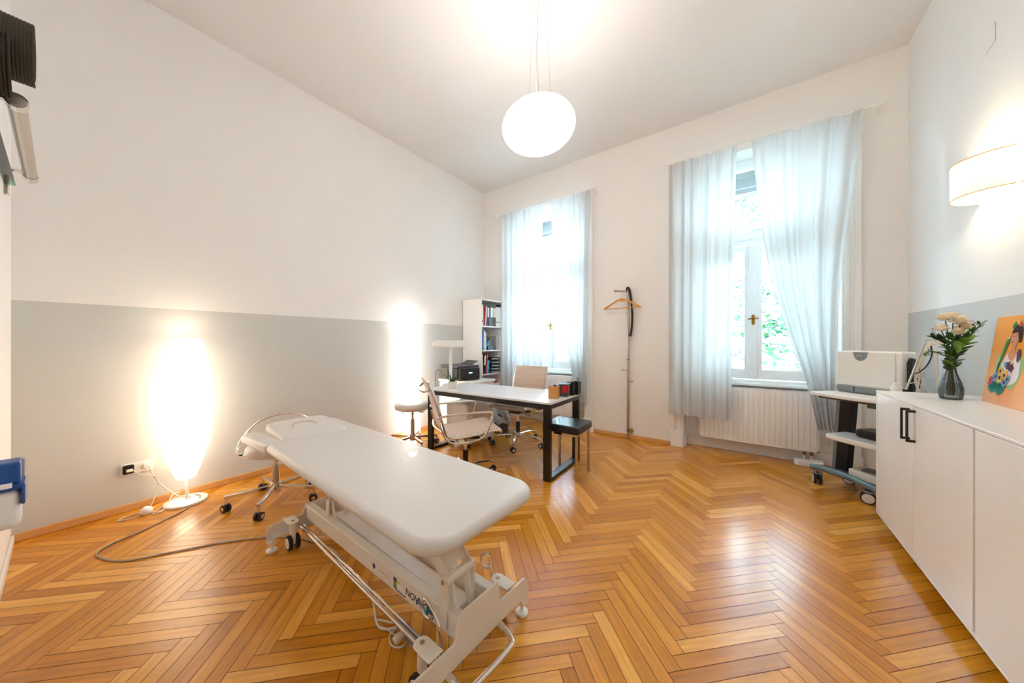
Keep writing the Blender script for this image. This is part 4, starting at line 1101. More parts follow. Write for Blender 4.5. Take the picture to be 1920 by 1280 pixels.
# ------------------------------------------------------------------ coat pole with hanger
PL = thing('coat_pole', 'slim steel coat pole standing against the window wall', 'coat stand', (-1.172, 4.115, 0))
m = MB(); m.cyl((0, 0, 0), (0, 0, 1.86), 0.016, n=18); m.cyl((0, 0, 0.0), (0, 0, 0.012), 0.02, n=18); m.build('pole', M['steel'], PL)
for k, (z, dx, dy, L) in enumerate(((1.83, -0.85, -0.52, 0.16), (0.845, -0.8, -0.6, 0.07), (0.71, 0.8, -0.6, 0.07), (1.55, -0.1, -1, 0.03), (1.10, -0.3, -0.95, 0.03))):
    m = MB(); m.cyl((0, 0, z), (dx * L, dy * L, z + 0.008), 0.012 if k == 0 else 0.005, n=12); m.cyl((dx * L, dy * L, z + 0.008), (dx * (L + 0.014), dy * (L + 0.014), z + 0.009), 0.016 if k == 0 else 0.008, n=12); m.build('peg', M['steel'], PL)
m = MB(); m.cyl((0, 0, 0.10), (0.01, 0.033, 0.10), 0.012, n=12); m.cyl((0.035, -0.004, 0.10), (0.035, 0.032, 0.10), 0.026, n=18); m.cyl((0.0, 0.0, 1.84), (0.02, 0.034, 1.84), 0.012, n=12); m.build('wall_bracket', M['steel'], PL)
m = MB(); m.cyl((0, 0, 0.975), (0, 0, 0.985), 0.0175, n=18); m.cyl((0, 0, 0.09), (0, 0, 0.115), 0.0175, n=18); m.build('collar', M['dgrey'], PL)
HG = thing('coat_hanger', 'wooden coat hanger hanging from the steel pole', 'coat hanger', (-1.235, 4.062, 1.62))
m = MB()
m.tube([(-0.225, 0, 0.0), (-0.15, 0, 0.045), (-0.06, 0, 0.095), (0, 0, 0.112), (0.06, 0, 0.095), (0.15, 0, 0.045), (0.225, 0, 0.0)], 0.012, n=10, k=6)
m.box(-0.03, 0.03, -0.010, 0.010, 0.085, 0.118)
m.build('shoulders', M['beech'], HG)
m = MB(); m.cyl((-0.205, 0, 0.003), (0.205, 0, 0.003), 0.006, n=10); m.build('trouser_bar', M['beech'], HG)
m = MB(); m.tube([(0, 0, 0.115), (0, 0, 0.16), (0.015, 0, 0.185), (0.018, 0, 0.205), (0, 0, 0.225), (-0.018, 0, 0.212)], 0.002, n=6); m.build('hook', M['steel'], HG)
m = MB(); m.tube([(-1.190, 4.10, 1.845), (-1.175, 4.09, 1.875), (-1.150, 4.09, 1.85), (-1.135, 4.095, 1.74), (-1.120, 4.10, 1.55), (-1.125, 4.10, 1.38), (-1.142, 4.10, 1.27)], 0.011, n=10, k=6, rr=(0.010, 0.014))
tag(m.build('shoehorn', M['black']), 'long black curved shoehorn hanging on the steel pole', 'shoehorn')

# ------------------------------------------------------------------ radiators
def radiator(c, label, valve_low):
    t = thing('radiator', label, 'radiator', (c, 4.24, 0))
    x0, x1, z0, z1 = -0.49, 0.50, 0.145, 0.712
    m = MB(); NX = 22 * 10
    def fr(u, v):
        x = x0 + 0.012 + (x1 - x0 - 0.024) * u; z = z0 + 0.012 + (z1 - z0 - 0.024) * v
        ph = (u * 22) % 1; q = min(1, max(0, (0.5 - abs(ph - 0.5)) * 9 - 0.7)); e = min(1, min(v, 1 - v) * 18)
        return (x, -0.055 - 0.009 * q * (1 if e >= 1 else max(0, e - 0.35) / 0.65), z)
    m.sheet(fr, NX, 24)
    m.box(x0, x1, -0.055, -0.045, z0, z0 + 0.014); m.box(x0, x1, -0.055, -0.045, z1 - 0.014, z1); m.box(x0, x0 + 0.014, -0.055, -0.045, z0, z1); m.box(x1 - 0.014, x1, -0.055, -0.045, z0, z1)
    m.build('front_panel', M['radi'], t, angle=50)
    m = MB(); m.box(x0 + 0.005, x1 - 0.005, 0.035, 0.045, z0 + 0.01, z1 - 0.01)
    for k in range(40): m.box(x0 + 0.02 + k * 0.024, x0 + 0.024 + k * 0.024, -0.04, 0.035, z0 + 0.03, z1 - 0.03)
    m.build('rear_panel', M['radi'], t)
    m = MB(); m.box(x0, x0 + 0.003, -0.05, 0.045, z0 + 0.01, z1); m.box(x1 - 0.003, x1, -0.05, 0.045, z0 + 0.01, z1); m.build('side_cover', M['radi'], t)
    m = MB(); k = 0
    for q in range(60):
        m.box(x0 + 0.004 + q * 0.0165, x0 + 0.012 + q * 0.0165, -0.045, 0.038, z1 - 0.004, z1)
    m.box(x0, x1, -0.048, -0.036, z1 - 0.006, z1 + 0.001); m.box(x0, x1, 0.030, 0.045, z1 - 0.006, z1 + 0.001)
    m.build('top_grille', M['radi'], t)
    m = MB()
    for dx in (0.40, 0.45):
        m.cyl((dx, -0.01, 0.0), (dx, -0.01, 0.145), 0.008, n=12, m=1); m.cyl((dx, -0.03, 0.118), (dx, 0.012, 0.118), 0.013, n=12); m.cyl((dx, -0.01, 0.10), (dx, -0.01, 0.14), 0.013, n=8)
    m.build('valve_block', [pbr('valve_brass%d' % int(c * 10), '#8d8580', 0.3, 0.8), M['white']], t)
    m = MB(); m.cyl((x1, -0.01, 0.67), (x1 + 0.03, -0.01, 0.67), 0.012, n=12); m.cyl((x1 + 0.03, -0.01, 0.67), (x1 + 0.085, -0.01, 0.67), 0.024, 0.021, n=18)
    if not valve_low: m.build('thermostat', M['white'], t)
    for dx in (-0.285, 0.285):
        m = MB(); m.box(dx - 0.015, dx + 0.015, 0.045, 0.099, 0.3, 0.6); m.build('wall_mount', M['radi'], t)
    return t
radiator(CW[1], 'white ribbed radiator under the right window', True)
radiator(CW[0], 'white ribbed radiator behind the desk, under the left window', False)
m = MB(); m.prism(rrect(-0.15, 0.065, -0.055, 0.055, 0.03, 5), 0, 0.062, T=Tr(0.55, 4.215, 0) @ Rz(-0.05)); tag(m.build('white_case', M['white'], bevel=0.012, seg=3), 'flat white plastic case on the floor under the right radiator', 'case')

# ------------------------------------------------------------------ curtains and rods
def curtain(name, label, left, right_, z0, z1, y, folds, amp, seed, parent_z=None, hem=0.0):
    """left/right_: functions of v (0 bottom..1 top) -> x"""
    rnd = random.Random(seed)
    ph = [rnd.random() * 6 for _ in range(4)]
    m = MB(); NU, NV = 150, 60
    def fn(u, v):
        z = z0 + (z1 - z0) * v + hem * math.sin(u * 9 + ph[2]) * (1 - v) ** 4
        xl, xr = left(v), right_(v)
        wv = u + 0.018 * math.sin(u * 2 * PI * 3 + ph[0])
        A = amp * (0.55 + 0.45 * (1 - v) if v < 0.985 else 0.35)
        a = math.sin(wv * 2 * PI * folds + ph[1] + 0.5 * math.sin(v * 2 + ph[3])) 
        b = math.sin(wv * 2 * PI * folds * 2.3 + ph[3])
        yy = y + A * (a * 0.88 + b * 0.12) + 0.004 * math.sin(u * 2 * PI * folds * 4) * (v > 0.97)
        return (xl + (xr - xl) * u, yy, z)
    m.sheet(fn, NU, NV)
    o = m.build(name, M['sheer'], None, angle=180)
    return tag(o, label, 'curtain', 'sheer curtains at the two windows')
def lerp_tab(tab):
    def f(v):
        for (v0, x0), (v1, x1) in zip(tab, tab[1:]):
            if v <= v1:
                t = (v - v0) / (v1 - v0); t = max(0, min(1, t)); return x0 + (x1 - x0) * t
        return tab[-1][1]
    return f
def smooth_tab(tab):
    P = catmull([(v, x, 0) for v, x in tab], 10)
    return lerp_tab([(p.x, p.y) for p in P])
YC = 4.02
curtain('curtain', 'straight sheer white curtain left of the coat pole side of the right window', lambda v: -0.695 + 0.0 * v, lambda v: -0.105 + 0.045 * v ** 1.5, 0.385, 3.205, YC, 5.5, 0.030, 1, hem=0.008)['label'] = 'straight hanging sheer white curtain, left one at the right window'
curtain('curtain', '', smooth_tab([(0, 0.545), (0.14, 0.475), (0.3, 0.345), (0.5, 0.215), (0.75, 0.12), (1, 0.062)]), smooth_tab([(0, 0.665), (0.14, 0.655), (0.3, 0.67), (0.5, 0.70), (0.8, 0.78), (1, 0.835)]), 0.40, 3.205, YC, 5, 0.036, 2)['label'] = 'sheer white curtain drawn aside, right one at the right window'
curtain('curtain', '', lambda v: -3.07, lambda v: -2.365 + 0.02 * v, 0.40, 3.185, YC, 6.5, 0.030, 3)['label'] = 'straight hanging sheer white curtain beside the bookcase'
curtain('curtain', '', smooth_tab([(0, -1.87), (0.14, -1.90), (0.3, -2.03), (0.5, -2.13), (0.75, -2.19), (1, -2.22)]), smooth_tab([(0, -1.70), (0.14, -1.70), (0.3, -1.69), (0.6, -1.67), (1, -1.635)]), 0.40, 3.185, YC, 7, 0.030, 4)['label'] = 'sheer white curtain drawn aside behind the desk corner, left of the coat pole'
def rod(x0, x1, z, label):
    t = thing('curtain_rod', label, 'curtain rod', ((x0 + x1) / 2, YC, z))
    L = (x1 - x0) / 2
    m = MB(); m.cyl((-L, 0, 0), (L, 0, 0), 0.006, n=12); m.build('rod', M['white'], t)
    for s in (-1, 1):
        m = MB(); m.ball((s * (L + 0.006), 0, 0), 0.013, n=14); m.build('finial', M['white'], t)
        m = MB(); xb = s * (L - 0.04); m.cyl((xb, 0, -0.004), (xb, YW - YC, -0.004), 0.006, n=10); m.cyl((xb, YW - YC - 0.006, -0.004), (xb, YW - YC, -0.004), 0.022, n=18); m.build('bracket', M['white'], t)
    return t
rod(-0.73, 1.0, 3.213, 'thin white curtain rod above the right window')
rod(-3.18, -1.57, 3.193, 'thin white curtain rod above the left window')

# plants on the left window sill (between the panes)
def sill_plant(x, z, nm, label, pot, leafm, h, seed):
    rnd = random.Random(seed)
    t = thing('potted_plant', label, 'plant', (x, 4.53, z))
    m = MB(); m.lathe([(0.045, 0), (0.058, 0.115), (0.061, 0.125), (0.052, 0.125)], n=20); m.build('pot', pot, t)
    m = MB()
    for i in range(26):
        a = rnd.random() * 6.28; r = rnd.random() * 0.07; zz = 0.125 + rnd.random() * h
        leaf(m, Vector((r * math.cos(a), r * math.sin(a) * 0.7, zz)), Vector((math.cos(a), math.sin(a), 0.3)), 0.055, 0.042)
    m.build('foliage', leafm, t)
    m = MB(); m.cyl((0, 0, 0.08), (0.01, 0, 0.125 + h), 0.004, n=6); m.build('stem', M['stem'], t)
def leaf(m, p, d, L, W, mi=0, fold=0.15):
    d = Vector(d).normalized(); s = d.cross(Vector((0, 0, 1)))
    if s.length < 1e-3: s = Vector((1, 0, 0))
    s.normalize(); n = s.cross(d)
    vs = [p]; pr = ((0.15, 0.28), (0.4, 0.5), (0.7, 0.38), (0.9, 0.15))
    for f, w in pr: vs += [p + d * L * f + s * W * w + n * W * fold * w, p + d * L * f + n * (-W * 0.05), p + d * L * f - s * W * w + n * W * fold * w]
    vs.append(p + d * L - n * W * 0.1)
    fs = [(0, 2, 1), (0, 3, 2)]
    for k in range(3):
        b = 1 + k * 3
        fs += [(b, b + 1, b + 4, b + 3), (b + 1, b + 2, b + 5, b + 4)]
    b = 10; fs += [(b, b + 1, 13), (b + 1, b + 2, 13)]
    m.add(vs, fs, mi)
structure(MB().box(CW[0] - OH, CW[0] + OH, 4.45, 4.71, 0.74, 0.815).build('trim_4', M['winw']))
sill_plant(-2.55, 0.8155, '', 'leafy green plant in a blue pot on the left window ledge', M['pot2'], M['leaf'], 0.17, 5)
sill_plant(-2.16, 0.8155, '', 'small bushy plant in a green pot on the left window ledge', M['terr'], M['leaf'], 0.06, 6)

# ------------------------------------------------------------------ sideboard
SB = thing('sideboard', 'long white wall-hung sideboard along the right wall', 'sideboard', (0, 0, 0))
xf, yE, z0s, z1s = 0.709, 3.14, 0.077, 0.883
m = MB(); m.box(xf, XR - 0.002, 0.4, yE, z1s - 0.012, z1s); m.build('top_board', M['lam'], SB, bevel=0.0015)
m = MB(); m.box(xf, XR - 0.002, yE - 0.013, yE, z0s, z1s - 0.012); m.build('end_panel', M['lam'], SB, bevel=0.0015)
m = MB(); m.box(xf + 0.0, XR - 0.002, 0.4, yE - 0.013, z0s, z0s + 0.012); m.build('bottom_board', M['lam'], SB, bevel=0.0015)
m = MB(); m.box(xf + 0.022, XR - 0.002, 0.4, yE - 0.013, z0s + 0.012, z1s - 0.012); m.build('carcass', M['cream'], SB)
ys = [(2.580, 3.125), (2.034, 2.576), (1.46, 2.018), (0.92, 1.456), (0.42, 0.916)]
hand = {0: 2.62, 1: 2.54, 2: None, 3: None}
for k, (a, b) in enumerate(ys):
    m = MB(); m.box(xf + 0.002, xf + 0.021, a, b, z0s + 0.014, z1s - 0.015); d = m.build('door', M['lam'], SB, bevel=0.0015)
    yh = {0: 2.615, 1: 2.545}.get(k)
    if yh:
        m = MB(); m.box(xf - 0.030, xf - 0.022, yh - 0.006, yh + 0.006, 0.685, 0.850)
        for z in (0.685, 0.838): m.box(xf - 0.024, xf + 0.003, yh - 0.006, yh + 0.006, z, z + 0.012)
        m.build('handle', M['black'], d, bevel=0.001)

# vase with roses
VS = thing('glass_vase', 'ribbed smoky glass vase on the sideboard', 'vase', (0.935, 2.885, z1s))
m = MB(); n_ = 96
prof_v = [(0.034, 0.0), (0.040, 0.006), (0.0435, 0.03), (0.0435, 0.06), (0.038, 0.09), (0.029, 0.12), (0.021, 0.15), (0.0175, 0.18), (0.0165, 0.215), (0.019, 0.24)]
vs = []; fs = []
for k, (r, z) in enumerate(prof_v):
    for i in range(n_):
        t = 2 * PI * i / n_; rr = r * (1 + (0.022 * math.cos(t * 24) if k < 6 else 0)); vs.append((rr * math.cos(t), rr * math.sin(t), z))
for k in range(len(prof_v) - 1):
    for i in range(n_): fs.append((k * n_ + i, k * n_ + (i + 1) % n_, (k + 1) * n_ + (i + 1) % n_, (k + 1) * n_ + i))
fs.append(tuple(range(n_ - 1, -1, -1)))
m.add(vs, fs); m.build('vase_body', M['vase'], VS, angle=60)
m = MB(); m.lathe([(0.033, 0.004), (0.039, 0.03), (0.039, 0.06), (0.034, 0.09)], n=32); m.build('water', M['water'], VS)
V0 = Vector((0.935, 2.885, z1s))
vr = Vector((math.cos(vd), math.sin(vd), 0)); vf = Vector((-math.sin(vd), math.cos(vd), 0))
def sp(r, f, z): return V0 + vr * r + vf * f + Vector((0, 0, z))
def rose(r, f, z, size, label, foot):
    t = thing('rose', label, 'flower', tuple(V0), 0, 'cream roses in the vase')
    c = vr * r + vf * f + Vector((0, 0, z)); c = Vector(c)
    m = MB(); m.tube([vr * foot[0] + Vector((0, 0, 0.02)), vr * foot[0] * 0.1 + Vector((0, 0, 0.20)), c * 0.55 + Vector((0, 0, 0.11)), c - Vector((0, 0, size * 0.6))], 0.0025, n=6); m.build('stem', M['stem'], t)
    m = MB(); rnd = random.Random(int(z * 1000 + r * 100))
    for ring, (np_, rad, hh, op) in enumerate(((3, 0.25, 0.75, 0.1), (5, 0.5, 0.72, 0.25), (6, 0.75, 0.6, 0.5), (7, 1.0, 0.42, 0.9))):
        for i in range(np_):
            a = 2 * PI * i / np_ + ring * 0.7 + rnd.random() * 0.3
            def pet(u, v, a=a, rad=rad, hh=hh, op=op, np_=np_):
                aa = a + (u - 0.5) * 2 * PI / np_ * 1.5 * (0.4 + 0.6 * v ** 0.5)
                rr_ = size * rad * 0.92 * (0.25 + 0.75 * v ** 0.55) + size * 0.18 * op * max(0, v - 0.7) * 3
                zz = size * (-0.55 + hh * 1.75 * v ** 0.8 - 0.25 * op * max(0, v - 0.75) * 3 - 0.22 * (2 * u - 1) ** 2 * v)
                return c + Vector((rr_ * math.cos(aa), rr_ * math.sin(aa), zz))
            m.sheet(pet, 5, 6)
    m.build('bloom', M['rose'], t, angle=180)
    m = MB()
    for i in range(4): leaf(m, c - Vector((0, 0, size * 0.55)), Vector((math.cos(i * 1.6), math.sin(i * 1.6), 0.2)), size * 0.8, size * 0.35)
    m.build('sepal', M['leaf2'], t)
rose(-0.065, -0.01, 0.395, 0.032, 'cream rose at the far left of the bouquet', (0.02, 0))
rose(-0.030, 0.0, 0.455, 0.036, 'cream rose at the top left of the bouquet', (0.01, 0))
rose(0.025, -0.02, 0.435, 0.038, 'large cream rose at the front centre of the bouquet', (0.0, 0))
rose(0.042, 0.02, 0.465, 0.030, 'cream rose at the very top of the bouquet', (-0.01, 0))
rose(-0.005, -0.03, 0.375, 0.030, 'low cream rose at the middle of the bouquet', (0.015, 0))
rose(0.075, 0.0, 0.405, 0.032, 'cream rose at the right of the bouquet', (-0.02, 0))
def sprig(name, pts, n, L, W, mat, label, seed, spread=1.0, woody=False):
    rnd = random.Random(seed); t = thing(name, label, 'foliage', tuple(V0), 0)
    P = catmull([vr * a + vf * b + Vector((0, 0, c)) for a, b, c in pts], 8)
    m = MB(); m.tube([tuple(p) for p in P], 0.002, n=6, k=1); m.build('stem', M['stemb'] if woody else M['stem'], t)
    m = MB(); st = int(len(P) * 0.35)
    for i in range(n):
        p = P[min(len(P) - 1, st + int((len(P) - 1 - st) * (i / max(1, n - 1))))]
        a = rnd.random() * 6.28; dr = (P[-1] - P[st]).normalized()
        d = (vr * (1 if i % 2 else -1) * spread + dr * 0.8 + Vector((rnd.uniform(-.4, .4), rnd.uniform(-.4, .4), rnd.uniform(-.3, .5))))
        leaf(m, p, d, L * rnd.uniform(0.8, 1.15), W * rnd.uniform(0.8, 1.1))
    m.build('leaves', mat, t)
sprig('leafy_sprig', [(-0.01, 0, 0.03), (0.0, 0, 0.2), (0.05, 0, 0.30), (0.11, 0, 0.36), (0.165, 0, 0.415)], 34, 0.042, 0.014, M['leaf'], 'fine-leaved green sprig reaching out to the upper right', 1)
sprig('leafy_sprig', [(0.0, 0, 0.03), (0.0, 0, 0.2), (0.04, 0.02, 0.29), (0.10, 0.02, 0.32), (0.155, 0.02, 0.345)], 34, 0.040, 0.014, M['leaf'], 'fine-leaved green sprig reaching out to the right', 2)
sprig('leafy_sprig', [(0.02, 0, 0.03), (0.0, 0, 0.2), (-0.04, -0.01, 0.29), (-0.075, -0.01, 0.33), (-0.10, 0, 0.34)], 22, 0.038, 0.020, M['leafd'], 'dark leafy sprig at the left of the bouquet', 3)
sprig('leafy_sprig', [(0.01, 0, 0.03), (0.0, 0, 0.2), (-0.03, 0.02, 0.25), (-0.08, 0.03, 0.265), (-0.115, 0.02, 0.24)], 24, 0.030, 0.012, M['leaf'], 'fine sprig drooping to the lower left', 4)
sprig('broad_leaf_stem', [(0.025, 0, 0.04), (0.012, 0, 0.13), (0.0, 0, 0.2), (0.01, -0.03, 0.27), (0.03, -0.04, 0.31)], 12, 0.072, 0.040, M['leaf2'], 'light green broad-leaved stem at the bouquet front', 5, 1.2)
sprig('broad_leaf_stem', [(-0.025, 0, 0.05), (-0.012, 0, 0.13), (0.0, 0, 0.2), (0.03, 0.0, 0.28), (0.05, 0, 0.33)], 18, 0.060, 0.034, M['leafd'], 'dark broad-leaved stem on a woody stalk in the bouquet middle', 6, 1.2, True)
sprig('broad_leaf_stem', [(0.0, 0, 0.04), (0.0, 0, 0.2), (-0.02, -0.02, 0.28), (-0.02, -0.02, 0.36)], 16, 0.056, 0.032, M['leaf'], 'mid green broad-leaved stem under the roses', 7, 1.2)

# leaning canvas print
CV = thing('canvas_picture', 'orange canvas picture leaning on the wall, with a woman, parrot and flowers', 'picture', (1.048, 2.915, z1s + 0.001))
# local frame: X' = along canvas width (towards camera, -y world), Z' = up the canvas
lean = math.atan2(0.050, 0.44)
ex = Vector((-0.045, -0.99, 0)).normalized(); ez = Vector((math.sin(lean), -0.10, math.cos(lean))).normalized(); ey = ez.cross(ex).normalized(); ez = ex.cross(ey)
TC = Matrix((( ex.x, ey.x, ez.x, 0), (ex.y, ey.y, ez.y, 0), (ex.z, ey.z, ez.z, 0), (0, 0, 0, 1)))
if ey.x > 0: sg = 1
else: sg = -1
CV.rotation_mode = 'QUATERNION'; CV.rotation_quaternion = TC.to_3x3().to_quaternion()
m = MB(); WC, HC = 0.37, 0.45
if sg > 0: yb = (0, 0.022); yf = -0.0006; dd = -1
else: yb = (-0.022, 0); yf = 0.0006; dd = 1
m.box(0, WC, yb[0], yb[1], 0, HC); m.build('canvas', [M['canvas']], CV, bevel=0.002)
def blob(pts, mi, lay, mb, k=4, closed=True):
    P = catmull([(x, z, 0) for x, z in pts], k, True) if k > 1 else [Vector((x, z, 0)) for x, z in pts]
    y_ = yf * (1 + lay); n = len(P)
    c = Vector((sum(p.x for p in P) / n, sum(p.y for p in P) / n, 0))
    vs_ = [(p.x, y_, p.y) for p in P] + [(c.x, y_, c.y)]
    mb.add(vs_, [(i, (i + 1) % n, n) for i in range(n)], mi)
def disc(x, z, r, mi, lay, mb, n=10, rz=None, star=0.0):
    blob([(x + r * (1 + star * (-1) ** i) * math.cos(2 * PI * i / n), z + (rz or r) * (1 + star * (-1) ** i) * math.sin(2 * PI * i / n)) for i in range(n)], mi, lay, mb, 3)
pm = MB()
mats_p = [M[k] for k in ('skin', 'lips', 'hair', 'blouse', 'pgreen', 'plgreen', 'pteal', 'pyel', 'ppur', 'pblue', 'pnavy', 'ppink')]
blob([(0.07, 0.13), (0.10, 0.10), (0.16, 0.12), (0.14, 0.18), (0.09, 0.26), (0.075, 0.2)], 5, 0, pm)
blob([(0.21, 0.09), (0.26, 0.10), (0.30, 0.18), (0.29, 0.26), (0.25, 0.2), (0.2, 0.14)], 5, 0, pm)
blob([(0.115, 0.13), (0.12, 0.19), (0.15, 0.25), (0.20, 0.265), (0.25, 0.25), (0.28, 0.2), (0.27, 0.13), (0.19, 0.10)], 3, 1, pm)
blob([(0.165, 0.262), (0.18, 0.232), (0.215, 0.232), (0.232, 0.262), (0.215, 0.275), (0.213, 0.31), (0.187, 0.31), (0.183, 0.275)], 0, 2, pm)
blob([(0.168, 0.345), (0.172, 0.315), (0.195, 0.292), (0.222, 0.312), (0.232, 0.35), (0.222, 0.385), (0.185, 0.385)], 0, 3, pm)
blob([(0.165, 0.36), (0.185, 0.40), (0.225, 0.405), (0.25, 0.37), (0.25, 0.32), (0.235, 0.32), (0.228, 0.36), (0.21, 0.378), (0.185, 0.378)], 2, 4, pm)
disc(0.188, 0.318, 0.007, 1, 5, pm, 8, 0.0035)
for x in (0.180, 0.205): disc(x, 0.346, 0.005, 2, 5, pm, 8, 0.002)
blob([(0.172, 0.354), (0.188, 0.357), (0.188, 0.3545), (0.172, 0.352)], 2, 5, pm, 1); blob([(0.198, 0.357), (0.214, 0.354), (0.214, 0.3515), (0.198, 0.3545)], 2, 5, pm, 1)
for x, z, c in ((0.185, 0.405, 4), (0.205, 0.415, 7), (0.225, 0.405, 11), (0.175, 0.395, 4)): disc(x, z, 0.013, c, 5, pm, 10, star=0.15)
blob([(0.145, 0.335), (0.155, 0.345), (0.162, 0.335), (0.155, 0.31), (0.135, 0.26), (0.105, 0.19), (0.098, 0.16), (0.10, 0.2), (0.12, 0.28), (0.132, 0.32)], 4, 4, pm)
blob([(0.098, 0.205), (0.112, 0.215), (0.108, 0.18), (0.096, 0.155)], 10, 5, pm); disc(0.154, 0.337, 0.006, 3, 6, pm, 8)
blob([(0.24, 0.27), (0.255, 0.285), (0.27, 0.26), (0.26, 0.22), (0.245, 0.23)], 8, 4, pm)
for x, z, r, c in ((0.19, 0.20, 0.022, 8), (0.215, 0.19, 0.02, 8), (0.205, 0.215, 0.013, 7), (0.16, 0.205, 0.014, 9)): disc(x, z, r, c, 3, pm, 10, star=0.2)
for x, z, a in ((0.085, 0.06, 0.0), (0.15, 0.055, 0.3)):
    for k in range(9):
        t = PI + a + (k - 4) * 0.33 - PI / 2; t = -PI / 2 + (k - 4) * 0.36
        blob([(x + 0.01 * math.cos(t + 1.5), z + 0.045 + 0.01 * math.sin(t + 1.5)), (x + 0.045 * math.cos(t + 0.12), z + 0.045 + 0.05 * math.sin(t + 0.12)), (x + 0.05 * math.cos(t), z + 0.045 + 0.056 * math.sin(t)), (x + 0.045 * math.cos(t - 0.12), z + 0.045 + 0.05 * math.sin(t - 0.12)), (x + 0.01 * math.cos(t - 1.5), z + 0.045 + 0.01 * math.sin(t - 1.5))], 6, 4, pm, 1)
for x, z, r, c, cc in ((0.065, 0.115, 0.022, 11, 11), (0.085, 0.13, 0.018, 9, 11), (0.105, 0.14, 0.022, 9, 10), (0.14, 0.135, 0.026, 7, 8), (0.175, 0.15, 0.026, 7, 8), (0.135, 0.17, 0.022, 7, 8), (0.185, 0.115, 0.022, 9, 10), (0.205, 0.135, 0.02, 9, 10)):
    disc(x, z, r, c, 6, pm, 16, star=0.14); disc(x, z, r * 0.38, cc, 7, pm, 8)
o = pm.build('painted_figures', mats_p, CV)

# ------------------------------------------------------------------ device cart
ANG = math.radians(-45)
CT = thing('equipment_cart', 'wheeled equipment cart with white worktop and dark column behind the sideboard', 'cart', (0.432, 3.486, 0), ANG)
def P2(x, y): return (x, y)
m = MB(); pts = catmull_2d([(-0.01, 0.02), (0.04, -0.012), (0.16, -0.03), (0.30, -0.03), (0.40, -0.01), (0.41, 0.05), (0.41, 0.40), (0.39, 0.45), (0.05, 0.45), (0.01, 0.40), (-0.01, 0.25)])
m.prism(pts, 0.785, 0.806); m.build('worktop', M['white'], CT, bevel=0.007, seg=3)
m = MB(); m.prism([(0.04, 0.02), (0.38, 0.02), (0.36, 0.40), (0.06, 0.40)], 0.765, 0.785); m.box(0.36, 0.41, 0.0, 0.06, 0.745, 0.785); m.build('worktop_bracket', M['dgrey'], CT, bevel=0.004)
m = MB()
def colm(m, x0, x1, mi, dy0, dy1):
    b = [(x0 - 0.085, 0.385 + dy0, 0.12), (x1 - 0.085, 0.385 + dy0, 0.12), (x1 - 0.085, 0.385 + dy1, 0.12), (x0 - 0.085, 0.385 + dy1, 0.12)]
    t_ = [(x0 + 0.035, 0.27 + dy0, 0.77), (x1 + 0.035, 0.27 + dy0, 0.77), (x1 + 0.035, 0.27 + dy1, 0.77), (x0 + 0.035, 0.27 + dy1, 0.77)]
    m.add(b + t_, [(3, 2, 1, 0), (4, 5, 6, 7), (0, 1, 5, 4), (1, 2, 6, 5), (2, 3, 7, 6), (3, 0, 4, 7)], mi)
colm(m, -0.02, 0.062, 0, 0, 0.06); m.build('column', M['navy'], CT, bevel=0.003)
for a_, b_ in ((-0.045, -0.02),):
    m = MB(); colm(m, a_, b_, 0, -0.002, 0.062); m.build('column_edge', M['grey'], CT)
m = MB(); m.prism(catmull_2d([(0.02, 0.12), (0.10, 0.10), (0.22, 0.10), (0.34, 0.12), (0.36, 0.2), (0.34, 0.34), (0.04, 0.34), (0.01, 0.25)]), 0.435, 0.475); m.build('middle_shelf', M['white'], CT, bevel=0.012, seg=3)
m = MB(); m.prism(rrect(0.13, 0.36, 0.22, 0.40, 0.04), 0.475, 0.535); tag(m.build('black_case', M['black'], None, bevel=0.02, seg=4), 'rounded black case on the middle shelf of the cart', 'case'); bc = bpy.data.objects[-1] if False else None
for o_ in list(COL.objects):
    if o_.name == 'black_case': o_.location = (0.432, 3.486, 0.001); o_.rotation_euler = (0, 0, ANG)
# base bars
m = MB()
for (a, b_, yb0) in ((-0.20, 0.40, 0.24),):
    m.tube([(-0.19, 0.25, 0.125), (-0.05, 0.25, 0.140), (0.10, 0.24, 0.142), (0.25, 0.22, 0.132), (0.38, 0.20, 0.112)], 0.023, n=10, k=5)
fb = m.build('front_bar', M['teal'], CT); 
m = MB(); m.box(-0.08, 0.30, 0.24, 0.50, 0.115, 0.135); m.tube([(-0.12, 0.50, 0.12), (0.1, 0.50, 0.13), (0.32, 0.48, 0.12)], 0.018, n=8); m.build('base_plate', M['dgrey'], CT, bevel=0.005)
def cart_wheel(x, y, turn):
    m = MB(T=Tr(x, y, 0) @ Rz(turn))
    for s in (-1, 1):
        m.cyl((0, s * 0.008, 0.042), (0, s * 0.026, 0.042), 0.042, n=28, m=0); m.cyl((0, s * 0.026, 0.042), (0, s * 0.029, 0.042), 0.034, n=28, m=1)
    m.box(-0.018, 0.018, -0.008, 0.008, 0.04, 0.10, 0); m.box(-0.025, 0.025, -0.034, 0.034, 0.082, 0.095, 2)
    m.build('castor', [M['black'], M['white'], M['grey']], CT, bevel=0.003)
cart_wheel(-0.13, 0.235, math.radians(135)); cart_wheel(0.215, 0.235, math.radians(35)); cart_wheel(-0.08, 0.50, 0.4); cart_wheel(0.30, 0.47, 0.9)
